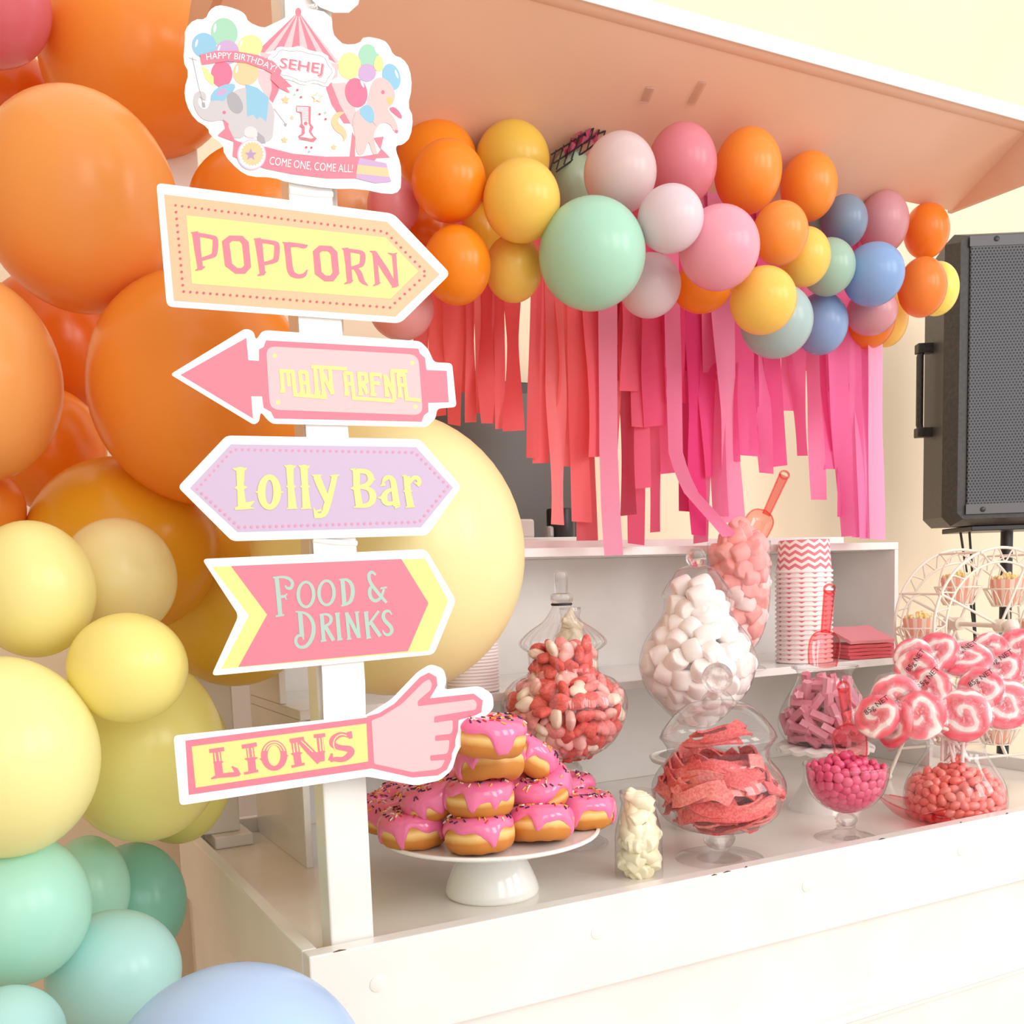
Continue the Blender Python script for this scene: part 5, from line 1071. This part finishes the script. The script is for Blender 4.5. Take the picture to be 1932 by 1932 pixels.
q = len(PR); mb.add(vs, [(i*q+j, ((i+1) % N)*q+j, ((i+1) % N)*q+j+1, i*q+j+1) for i in range(N) for j in range(q-1)]); mb.build('plate', PORC, stand, so3, smooth=50)
org = (float(p[0]), float(p[1]), ZP+.0006)
pr = [(hw*mpp((org[0], org[1], zat(org[0], org[1], y))), zat(org[0], org[1], y)-org[2]) for hw, y in [(60, 1400), (80, 1391), (90, 1368), (86, 1342), (72, 1314), (58, 1292), (52, 1276), (54, 1266), (62, 1258)]]
pr = [(r_, max(z, .0005)) for r_, z in pr]
vase = thing('musk_stick_vase', 'bulb-shaped glass vase of ridged pink musk sticks on a white stand', 'vase', org)
body = [(0, .0005)]+pr; glass_part(body, 'glass', vase, org); MB().tube([(org[0]+pr[-1][0]*cos(a), org[1]+pr[-1][0]*sin(a), org[2]+pr[-1][1]) for a in [i*2*pi/48 for i in range(48)]], .0026, 8, closed=True).build('rim', GLASS, vase, org, smooth=60)
MSK = [mat('musk_pink', (236, 160, 176), .55), mat('musk_rose', (228, 142, 162), .55)]
def stick(r, h, m):
    mb = MB(); n_ = 20; vs = []
    for z in (-h, h):
        for i in range(n_): a = 2*pi*i/n_; rr = r*(1+.16*cos(5*a)); vs.append((z, rr*cos(a), rr*sin(a)))
    return sweet_mesh(mb.add(vs, [(i, (i+1) % n_, n_+(i+1) % n_, n_+i) for i in range(n_)]+[tuple(range(n_))[::-1], tuple(range(n_, 2*n_))]), m, 40)
sm = [stick(.0088, h, q) for h in (.016, .024, .030) for q in MSK]
P = pack(135, .0142, heap(Rprof(fine(body)), pr[-1][1], .9), .002, pr[-1][1]+.018, 17, it=220, wall=.003)
sweets(P, org, sm, 'musk_stick', 'ridged pink musk stick piled in the bulb-shaped vase', 'sweet', 'musk sticks in the bulb vase', keep=105, align='wall', R=1)
scoop((1555, 1222), (1558, 1190), (1566, 1106), 29, 8, SCP, 'red plastic scoop standing upright in the vase of musk sticks', org[1]+.0, org[1]+.03)

# --- vase of jelly beans holding wrapped lollipops
p, J = px_profile(1801, 1540, T, [(84, 1548), (97, 1530), (100, 1500), (92, 1470), (72, 1440), (58, 1418), (57, 1404), (64, 1394)])
org = tuple(p); vase = thing('jelly_bean_vase', 'bulb-shaped glass vase half filled with coral jelly beans, holding wrapped lollipops', 'vase', org)
J = [(r_, max(z, .0008)) for r_, z in J]; body = [(0, .0005)]+J; glass_part(body, 'glass', vase, org); MB().tube([(org[0]+J[-1][0]*cos(a), org[1]+J[-1][0]*sin(a), org[2]+J[-1][1]) for a in [i*2*pi/48 for i in range(48)]], .0024, 8, closed=True).build('rim', GLASS, vase, org, smooth=60)
JB = [mat('jelly_bean_coral', (245, 124, 114), .22, coat=.4, sss=.2), mat('jelly_bean_pink', (248, 142, 132), .22, coat=.4, sss=.2)]
jm = [sweet_mesh(MB().ball((0, 0, 0), .0088, 9, (1.38, 1, 1)), q, 80) for q in JB]
zj = J[4][1]
P = pack(560, .0088, lambda z: np.where(z < zj*1.0, Rprof(fine(body))(np.minimum(z, zj)), np.maximum(Rprof(fine(body))(zj)-(z-zj)*3.0, .0005)), .0005, zj+.02, 19, it=200)
sweets(P, org, jm, 'jelly_bean', 'coral jelly bean in the vase that holds the lollipops', 'sweet', 'coral jelly beans in the lollipop vase', keep=300, align='wall', R=1)
SW = mat('lollipop_swirl', (240, 110, 124), .25, coat=.3); n, l, p_ = nodes(SW)
tc = n.new('ShaderNodeTexCoord'); sx = n.new('ShaderNodeSeparateXYZ'); l.new(tc.outputs['Object'], sx.inputs[0])
an = mth(n, l, 'ARCTAN2', sx.outputs[1], sx.outputs[0]); rr = mth(n, l, 'SQRT', mth(n, l, 'ADD', mth(n, l, 'MULTIPLY', sx.outputs[0], sx.outputs[0]), mth(n, l, 'MULTIPLY', sx.outputs[1], sx.outputs[1])))
no = n.new('ShaderNodeTexNoise'); no.inputs['Scale'].default_value = 26; oi = n.new('ShaderNodeObjectInfo'); l.new(tc.outputs['Object'], no.inputs['Vector'])
ph = mth(n, l, 'ADD', mth(n, l, 'ADD', mth(n, l, 'MULTIPLY', an, 1/(2*pi)), mth(n, l, 'MULTIPLY', rr, 36)), mth(n, l, 'MULTIPLY', no.outputs[0], 1.7))
cr = n.new('ShaderNodeValToRGB'); cr.color_ramp.interpolation = 'LINEAR'; E_ = cr.color_ramp.elements; E_[0].position = 0; E_[0].color = lin((232, 84, 100))+(1,); E_[1].position = 1; E_[1].color = lin((232, 86, 102))+(1,)
for ps, c_ in ((.16, (240, 112, 128)), (.34, (247, 150, 160)), (.42, (253, 228, 222)), (.64, (254, 240, 236)), (.72, (247, 160, 168)), (.86, (238, 104, 118))): e_ = E_.new(ps); e_.color = lin(c_)+(1,)
l.new(mth(n, l, 'FRACT', ph), cr.inputs[0]); l.new(cr.outputs[0], p_.inputs['Base Color'])
LST = mat('lolly_stick', (244, 226, 220), .5); INK = mat('label_ink', (40, 30, 34), .6); tV, tF = text2d('85g NET')
apex = np.array([org[0], org[1], org[2]+J[-1][1]+.002])
LOL = [(1655, 1352, 40, 34, -.055, 1, 'lollipop lying lowest at the outer edge of the bunch, tilted edge-on'), (1688, 1366, 44, 36, -.07, 1, 'low tilted lollipop under the front ones of the bunch'), (1690, 1318, 36, 44, -.06, 0, 'side-turned lollipop with a bold white stripe at the bunch edge'),
 (1736, 1350, 42, 45, -.10, 0, 'front lollipop with a wide pale crescent, low in the bunch'), (1817, 1350, 49, 46, -.115, 0, 'front centre lollipop with a white spiral hook'), (1893, 1328, 50, 50, -.09, 0, 'large front lollipop at the photo edge of the bunch'),
 (1752, 1300, 40, 40, -.06, 1, 'lollipop with an upright 85g NET label behind the wide crescent one'), (1728, 1266, 38, 34, -.03, 1, 'lollipop with a slanted 85g NET label at the upper outer side'), (1850, 1300, 40, 36, -.06, 1, 'lollipop with 85g NET label between the two front centre ones'),
 (1722, 1238, 32, 34, .02, 0, 'pale-topped lollipop near the top outer side of the bunch'), (1768, 1230, 32, 38, .02, 0, 'narrow turned lollipop near the top with a pale face'), (1818, 1242, 38, 50, .0, 1, 'tall turned lollipop at the top middle of the bunch'),
 (1886, 1264, 42, 38, .0, 1, 'lollipop with a pale cap behind the large front one'), (1868, 1222, 30, 30, .05, 0, 'small red lollipop deep at the back of the bunch'), (1922, 1224, 36, 38, .04, 0, 'spiral lollipop at the back by the photo edge')]
for i, (x, y, rx, ry, dy, hasl, lab) in enumerate(LOL):
    c = on(x, y, 1, org[1]+dy); k = mpp(c); R_ = max(rx, ry)*k*1.12; g = random.Random(i*7+1)
    t = thing('lollipop', 'pink and white wrapped '+lab, 'lollipop', tuple(c), 'wrapped lollipops in the vase'); z = Vector(CAM-c).normalized()
    out = Vector(c-apex).normalized(); nz = (z*1.0+out*.32+Vector((g.uniform(-.25, .25), 0, g.uniform(-.15, .25)))).normalized()
    if rx/ry < .8 or ry/rx < .85: nz = (z*.62+(out-z*out.dot(z)).normalized()*.75).normalized()
    ydir = (out-nz*out.dot(nz)).normalized(); xd = ydir.cross(nz); mm = Matrix(((xd.x, ydir.x, nz.x), (xd.y, ydir.y, nz.y), (xd.z, ydir.z, nz.z)))
    t.rotation_euler = mm.to_euler()
    th = .0085
    d_ = MB().lathe(fine([(0, -th), (R_*.8, -th*.9), (R_*.97, -th*.4), (R_, 0), (R_*.97, th*.4), (R_*.8, th*.9), (0, th)], 2), n=40).build('candy_disc', SW, t, smooth=60); d_.rotation_euler = (0, 0, g.uniform(0, 6.28))
    mb = MB(); N, M_ = 40, 8; vs = []
    for sgn in (1, -1):
        for q in range(M_+1):
            f = q/M_
            for a_i in range(N):
                a = 2*pi*a_i/N; rr_ = R_*1.10*f*(1+.05*sin(a*5+i)+.03*sin(a*11)); zz = sgn*(th*1.25*(1-f**3)+.0010*sin(a*7+f*9+i)); vs.append((rr_*cos(a), rr_*sin(a), zz))
    for s_ in (0, 1):
        o0 = s_*(M_+1)*N
        for q in range(M_):
            for a_i in range(N): mb_f = (o0+q*N+a_i, o0+q*N+(a_i+1) % N, o0+(q+1)*N+(a_i+1) % N, o0+(q+1)*N+a_i); mb.f.append(mb_f); mb.mi.append(0)
    mb.v = [tuple(v) for v in vs]; wr = mb.build('wrapper', FILM, t, smooth=80, weld=False)
    inv = mm.transposed(); ap = inv @ Vector(apex+np.array([g.uniform(-.02, .02), g.uniform(-.02, .02), 0])-c); dn = inv @ Vector(np.array([org[0]+g.uniform(-.02, .02), org[1]+g.uniform(-.02, .02), org[2]+zj+.004])-c)
    e0 = Vector((0, -R_*.9, 0)); MB().tube([e0, e0.lerp(ap, .5), ap, dn], .0034, 8).build('stick', LST, t, smooth=60)
    if hasl:
        s_ = R_*.34; rr3 = Vector(side(c)); Dw = rr3*cos(radians(38+i % 4*6))+Vector((0, 0, 1))*sin(radians(38+i % 4*6)); an_ = atan2(ydir.dot(Dw), xd.dot(Dw)); upv = Vector((0, 0, 1)); ox_, oy_ = xd.dot(upv)*R_*.48, ydir.dot(upv)*R_*.48
        MB().add([((vx*s_)*cos(an_)-(vy_*s_)*sin(an_)+ox_, (vx*s_)*sin(an_)+(vy_*s_)*cos(an_)+oy_, th*1.5) for vx, vy_ in tV], tF).build('label_lettering', INK, wr, weld=False, normals=False)['label'] = 'black 85g NET lettering'

# --- scoop lying in front of the jelly bean vase
o_ = on(1716, 1538, 2, T+.014); B0 = Vector(on(1712, 1540, 2, T+.017)); E0 = Vector(on(1762, 1546, 2, T+.017)); T0 = Vector(on(1800, 1552, 2, T+.012))
t = thing('scoop', 'clear pink plastic scoop lying on the tray between the bowl and jelly bean vase', 'scoop', tuple(B0), 'plastic sweet scoops')
Lt = Vector(on(1662, 1512, 2, T+.03)); ax = (E0-Lt); L = ax.length; ax.normalize(); sd = ax.cross(Vector((0, 0, 1))).normalized(); up = sd.cross(ax).normalized()
mb = MB(); N, M_ = 14, 14; vs = []
for i in range(N+1):
    u = i/N; w_ = .036*(.25+.75*sin(min(1, u*1.5)*pi/2)) if u < .95 else .033
    for j in range(M_+1):
        a = pi*(j/M_); vs.append(Lt+ax*(u*L)+sd*(w_*cos(a))-Vector((0, 0, 1))*(min(.030, w_*.9)*sin(a)-.0)+Vector((0, 0, .0)))
mz = min(v.z for v in vs); vs = [v+Vector((0, 0, T+.0015-mz)) for v in vs]
mb.add(vs, [(i*(M_+1)+j, i*(M_+1)+j+1, (i+1)*(M_+1)+j+1, (i+1)*(M_+1)+j) for i in range(N) for j in range(M_)]+[tuple(N*(M_+1)+j for j in range(M_+1))])
mb.build('scoop_bowl', SCPL, t, tuple(B0), smooth=50, weld=False)
eh = vs[-1-M_//2]; ze = vs[-1].z
MB().tube([Lt+Vector((0, 0, vs[0].z-Lt.z))]+[Vector(vs[i*(M_+1)]) for i in range(1, N+1)]+[Vector(vs[N*(M_+1)+M_])]+[Vector(vs[i*(M_+1)+M_]) for i in range(N-1, 0, -1)], .0014, 6).build('scoop_rim', SCPL, t, tuple(B0), smooth=60)
A = (vs[N*(M_+1)]+vs[N*(M_+1)+M_])/2-Vector((0, 0, .010)); Bq = Vector(on(1790, 1546, 2, T+.012))
MB().tube([A, Bq], .0062, 10).build('handle', SCP, t, tuple(B0), smooth=60)

# --- doughnuts on the porcelain cake stand
p = on(929, 1684, 2, T); co_ = (float(p[0]), float(p[1]), T); kc = mpp((p[0], p[1], .08)); ZP = float(zat(p[0], p[1], 1570)); kb = mpp(p)
stand = thing('doughnut_stand', 'white porcelain cake stand with a flared foot holding the pile of pink doughnuts', 'stand', co_)
h = ZP-T
MB().lathe(fine([(84*kb, 0), (88*kb, .004), (86*kb, .016), (70*kb, .048), (52*kb, h*.72), (42*kc, h-.018), (46*kc, h-.0065), (0, h-.0065)], 4), co_, 64).build('pedestal', PORC, stand, co_, smooth=60)
RP = 207*kc
MB().lathe(fine([(0, h-.006), (RP*.8, h-.006), (RP*.97, h-.002), (RP, h+.003), (RP*.97, h+.005), (RP*.88, h+.001), (0, h)], 3), co_, 96).build('plate', PORC, stand, co_, smooth=60)
DOU = mat('doughnut_dough', (206, 138, 62), .5, sss=.1); n, l, p_ = nodes(DOU)
tc = n.new('ShaderNodeTexCoord'); sx = n.new('ShaderNodeSeparateXYZ'); l.new(tc.outputs['Object'], sx.inputs[0]); no = n.new('ShaderNodeTexNoise'); no.inputs['Scale'].default_value = 40; l.new(tc.outputs['Object'], no.inputs['Vector'])
hh = mth(n, l, 'ADD', mth(n, l, 'DIVIDE', sx.outputs[2], .026*U), mth(n, l, 'MULTIPLY', mth(n, l, 'SUBTRACT', no.outputs[0], .5), .35)); cr = n.new('ShaderNodeValToRGB'); E_ = cr.color_ramp.elements
E_[0].position = 0; E_[0].color = lin((196, 120, 42))+(1,); E_[1].position = 1; E_[1].color = lin((210, 140, 60))+(1,)
for ps, c_ in ((.33, (204, 130, 50)), (.46, (236, 190, 112)), (.54, (242, 204, 132)), (.66, (212, 142, 62))): e_ = E_.new(ps); e_.color = lin(c_)+(1,)
l.new(mth(n, l, 'MULTIPLY_ADD', hh, .5, .5), cr.inputs[0]); l.new(cr.outputs[0], p_.inputs['Base Color'])
bu = n.new('ShaderNodeBump'); bu.inputs['Strength'].default_value = .3; bu.inputs['Distance'].default_value = .003; l.new(no.outputs[0], bu.inputs['Height']); l.new(bu.outputs[0], p_.inputs['Normal'])
ICE = mat('pink_icing', (240, 118, 164), .16, coat=.5, sss=.1)
SPR = [mat('sprinkle_%d' % i, c_, .4) for i, c_ in enumerate(((60, 30, 84), (250, 236, 220), (214, 60, 60), (244, 190, 60), (70, 40, 60)))]
RO, RT, HT = .0515, .0205, .0255                       # outer radius, tube radius, half height
def dpt(a, t, g=0):                                    # point on the ring: a around, t round the tube (0 outside, 90 top)
    rm = RO-RT; ct, st_ = cos(t), sin(t); e = .82
    r = rm+(RT+g)*math.copysign(abs(ct)**e, ct); z = (HT+g)*math.copysign(abs(st_)**e, st_); return (r*cos(a), r*sin(a), z)
def doughnut(loc, rot, label, seed):
    g = random.Random(seed); t_ = thing('doughnut', label, 'doughnut', tuple(loc), 'pink iced doughnuts'); t_.rotation_euler = rot
    N, M_ = 44, 26; mb = MB(); vs = [dpt(2*pi*i/N, 2*pi*j/M_, .0006*sin(i*1.1+seed)) for i in range(N) for j in range(M_)]
    mb.add(vs, [(i*M_+j, ((i+1) % N)*M_+j, ((i+1) % N)*M_+(j+1) % M_, i*M_+(j+1) % M_) for i in range(N) for j in range(M_)]); mb.build('dough', DOU, t_, smooth=80)
    ph = [g.uniform(0, 6.28) for _ in range(4)]; drips = [(g.uniform(0, 2*pi), g.uniform(.35, 1.0), g.uniform(.10, .2)) for _ in range(5)]
    N, M_ = 72, 20; vs = []
    for i in range(N):
        a = 2*pi*i/N; low = .18+.20*sin(3*a+ph[0])+.13*sin(7*a+ph[1]); 
        for da, dl, dw in drips:
            q = (a-da+pi) % (2*pi)-pi; low -= dl*math.exp(-(q/dw)**2)
        hi_ = pi-.35+.2*sin(4*a+ph[2])
        for j in range(M_+1):
            f = j/M_; tt = low+(hi_-low)*f; ed = min(1, min(f, 1-f)*7); vs.append(dpt(a, tt, .0003+.0030*sqrt(max(0, 1-(1-ed)**2))))
    MB().add(vs, [(i*(M_+1)+j, ((i+1) % N)*(M_+1)+j, ((i+1) % N)*(M_+1)+j+1, i*(M_+1)+j+1) for i in range(N) for j in range(M_)]).build('icing', ICE, t_, smooth=80)
    mb = MB()
    for k in range(84):
        a, tt = g.uniform(0, 2*pi), g.uniform(.75, 2.35); mb.m = g.randrange(5); c_ = Vector(dpt(a, tt, .0040)); n_ = (c_-Vector(dpt(a, tt, 0))).normalized(); d_ = n_.cross(Vector((g.uniform(-1, 1), g.uniform(-1, 1), g.uniform(-1, 1)))).normalized()*.0032
        mb.tube([c_-d_, c_+d_], .0011, 5)
    mb.build('sprinkles', SPR, t_, smooth=60, weld=False)['kind'] = 'stuff'
zb = ZP+HT+.001
DN = [  # px, py, height above the plate tier, tilt x, tilt y, label
 (780, 1563, 0, 0, 0, 'front doughnut at the pole side of the stand, sprinkles bunched on top'), (905, 1573, 0, -.12, 0, 'front middle doughnut on the bottom tier, dripping over the plate edge'), (1017, 1554, 0, -.2, .1, 'bottom doughnut with long drips beside the front middle one'),
 (1099, 1528, 0, 0, .05, 'outermost bottom doughnut nearest the glass jar foot'), (738, 1530, 0, .1, -.25, 'bottom doughnut peeking out behind the one at the pole side'), (770, 1507, 0, .1, -.1, 'doughnut at the back of the pile, mostly under the LIONS sign'), (1068, 1492, 0, 0, 0, 'doughnut at the back of the pile showing just a sliver of icing'),
 (820, 1500, .050, .0, -.45, 'leaning second-tier doughnut tucked behind the stacked middle ones'), (905, 1505, .052, -.05, .05, 'second-tier middle doughnut with glossy icing sitting on the front one'), (1014, 1484, .05, .32, -.30, 'tilted second-tier doughnut with icing running towards the jar'),
 (923, 1442, .103, -.34, .06, 'third-tier doughnut tipped back so its golden underside shows'), (990, 1424, .10, .1, .62, 'doughnut standing almost on edge near the top of the pile'), (922, 1389, .158, .05, .08, 'topmost doughnut of the pile beside the pointing finger')]
for i, (x, y, hz, tx, ty, lab) in enumerate(DN):
    doughnut(on(x, y, 2, zb+hz), (Matrix.Rotation(tx, 3, 'X') @ Matrix.Rotation(ty, 3, 'Y') @ Matrix.Rotation(i*1.3, 3, 'Z')).to_euler(), 'pink iced '+lab, i+3)

# --- white wire ferris wheel with popcorn cups
WIRE = mat('white_wire', (240, 232, 218), .35)
fL, fR = on(1687, 1474, 2, T), on(1917, 1452, 2, T); ud = (fR-fL)/np.linalg.norm(fR-fL); vd = np.array([-ud[1], ud[0], 0]); vd = vd if vd[1] > 0 else -vd
hb = (fL+fR)/2; zH = float(zat(hb[0], hb[1], 1177)); hub_b = np.array([hb[0], hb[1], zH]); LAX = .135; hub_f = hub_b-vd*LAX; RW = 151*mpp(hub_b)*1.0
wo = (float(hb[0]-vd[0]*LAX/2), float(hb[1]-vd[1]*LAX/2), T)
fw = thing('ferris_wheel_stand', 'white wire ferris wheel display stand carrying little popcorn cups, behind the lollipops', 'stand', wo)
def wp(hub, r, a): return hub+ud*(r*cos(a))+np.array([0, 0, 1])*(r*sin(a))
ang = [radians(154-45*i) for i in range(8)]
for hub in (hub_f, hub_b):
    rg = MB().tube([wp(hub, RW, 2*pi*i/72) for i in range(72)], .0034, 8, closed=True).build('wheel_ring', WIRE, fw, wo, smooth=60)
    MB().tube([wp(hub, RW*.82, 2*pi*i/72) for i in range(72)], .0026, 8, closed=True).build('inner_ring', WIRE, rg, wo, smooth=60)
    MB().tube([wp(hub, RW*(.91+.085*sin(24*2*pi*i/288)), 2*pi*i/288) for i in range(288)], .0020, 6, closed=True).build('zigzag_wire', WIRE, rg, wo, smooth=60)
    for a in ang[::2]: MB().tube([wp(hub, .012, a), wp(hub, RW, a)], .0030, 8).build('spoke', WIRE, fw, wo, smooth=60)
for a in ang: MB().tube([wp(hub_f, RW*1.0, a)-vd*.006, wp(hub_b, RW*1.0, a)+vd*.006], .0026, 8).build('cross_bar', WIRE, fw, wo, smooth=60)
ax_ = MB().tube([hub_f-vd*.03, hub_b+vd*.03], .0055, 10).build('axle', WIRE, fw, wo, smooth=60)
for hub, s_ in ((hub_f, -1), (hub_b, 1)):
    MB().ball(hub+vd*s_*.034, .016, 12).build('hub_knob', WIRE, fw, wo, smooth=70)
    MB().tube([hub-vd*s_*.008, hub+vd*s_*.016], .015, 14).build('hub_sleeve', WIRE, fw, wo, smooth=40)
    for sg in (-1, 1):
        ft = hub+vd*s_*.02+ud*sg*np.linalg.norm(fR-fL)/2; ft = np.array([ft[0], ft[1], T+.008]); lg = MB().tube([hub+vd*s_*.022, ft], .0042, 8).build('leg', WIRE, fw, wo, smooth=60)
        MB().ball(ft, .0078, 8).build('foot_ball', WIRE, lg, wo, smooth=60)
    k1 = [hub+vd*s_*.021+ud*sg*np.linalg.norm(fR-fL)/2*.80 for sg in (-1, 1)]; k1 = [np.array([q[0], q[1], T+(zH-T)*.20]) for q in k1]
    MB().tube(k1, .003, 8).build('brace', WIRE, fw, wo, smooth=60)
STP = mat('striped_card', (250, 225, 210), .6); n, l, p_ = nodes(STP); tc = n.new('ShaderNodeTexCoord'); sx = n.new('ShaderNodeSeparateXYZ'); l.new(tc.outputs['Object'], sx.inputs[0])
an = mth(n, l, 'ARCTAN2', sx.outputs[1], sx.outputs[0]); st_ = mth(n, l, 'LESS_THAN', mth(n, l, 'FRACT', mth(n, l, 'MULTIPLY', an, 12/(2*pi))), .5)
mxc = n.new('ShaderNodeMix'); mxc.data_type = 'RGBA'; mxc.inputs[6].default_value = lin((250, 226, 208))+(1,); mxc.inputs[7].default_value = lin((240, 172, 150))+(1,); l.new(st_, mxc.inputs[0]); l.new(mxc.outputs[2], p_.inputs['Base Color'])
POP = add_noise(mat('popcorn', (252, 238, 190), .7, sss=.1), 90, (246, 214, 120), (254, 246, 216))
CUPL = ['striped popcorn cup in the basket hanging lowest at the shelf side of the wheel', 'striped popcorn cup in the upper basket between the two wheel rings', 'striped popcorn cup in the upper basket in front of the black speaker pole', 'striped popcorn cup at the far side of the wheel, upper', 'striped popcorn cup at the far side of the wheel, lower', 'striped popcorn cup in the basket at the very bottom of the wheel', 'striped popcorn cup low on the wheel behind the lollipops', 'striped popcorn cup on the wheel hidden behind the lollipop bunch']
cupm = None
for i, a in enumerate(ang):
    pv = wp((hub_f+hub_b)/2, RW, a); D = .062; c = pv-np.array([0, 0, D+.052]); bk_ = []
    R1, R0 = .050, .030
    bo = MB().tube([(c[0]+R1*cos(t), c[1]+R1*sin(t), c[2]+.040) for t in [k*2*pi/32 for k in range(32)]], .0018, 6, closed=True).build('basket', WIRE, fw, wo, smooth=60)
    mb = MB(); mb.tube([(c[0]+(R0+(R1-R0)*(.5-.5*cos(9*t)))*cos(t), c[1]+(R0+(R1-R0)*(.5-.5*cos(9*t)))*sin(t), c[2]+.040*(.5-.5*cos(9*t))) for t in [k*2*pi/144 for k in range(144)]], .0016, 6, closed=True)
    mb.build('basket_weave', WIRE, bo, wo, smooth=60)
    MB().tube([(c[0]+R0*cos(t), c[1]+R0*sin(t), c[2]+.001) for t in [k*2*pi/24 for k in range(24)]], .0016, 6, closed=True).build('basket_base', WIRE, bo, wo, smooth=60)
    hv = ud*R1; MB().tube([c+np.array([0, 0, .040])+hv*cos(t)+np.array([0, 0, (D+.010)*sin(t)]) for t in [pi*k/24 for k in range(25)]], .0018, 6).build('basket_handle', WIRE, bo, wo, smooth=60)
    co2 = (float(c[0]), float(c[1]), float(c[2])+.003); t_ = thing('popcorn_cup', CUPL[i], 'popcorn cup', co2, 'popcorn cups on the ferris wheel')
    if cupm is None:
        mb = MB(); N = 48; vs = []
        for k in range(N):
            t = 2*pi*k/N; sc_ = .0014*cos(12*t)
            for r_, z in ((0, 0), (.027, 0), (.038+sc_, .058+.0012*cos(12*t)), (.0365+sc_, .058), (.030, .03)): vs.append((r_*cos(t), r_*sin(t), z))
        mb.add(vs, [(k*5+j, ((k+1) % N)*5+j, ((k+1) % N)*5+j+1, k*5+j+1) for k in range(N) for j in range(4)])
        cupm = mb.build('cup', STP, t_, (0, 0, 0), smooth=40)
        g = random.Random(2); mb = MB()
        for k in range(60):
            rr_, t = sqrt(g.random())*.031, g.uniform(0, 6.28); b0 = (rr_*cos(t), rr_*sin(t), .050+g.uniform(0, .014)*(1-rr_/.04)+.004)
            for q in range(4): mb.ball((b0[0]+g.uniform(-.005, .005), b0[1]+g.uniform(-.005, .005), b0[2]+g.uniform(-.003, .005)), g.uniform(.0035, .0055), 4)
        popm = mb.build('popcorn', POP, t_, (0, 0, 0), smooth=80, weld=False); popm['kind'] = 'stuff'
    else:
        for s_ in (cupm, popm): c2 = s_.copy(); col.objects.link(c2); c2.parent = t_

# ------------------------------------------------------------------ drawing units -> metres
done = set()
for o in list(col.objects):
    if o.type in ('LIGHT', 'CAMERA'): continue
    o.location = o.location*U
    if o.type == 'MESH' and o.data.name not in done:
        done.add(o.data.name); o.data.transform(Matrix.Scale(U, 4)); o.data.update()
bpy.context.view_layer.update()
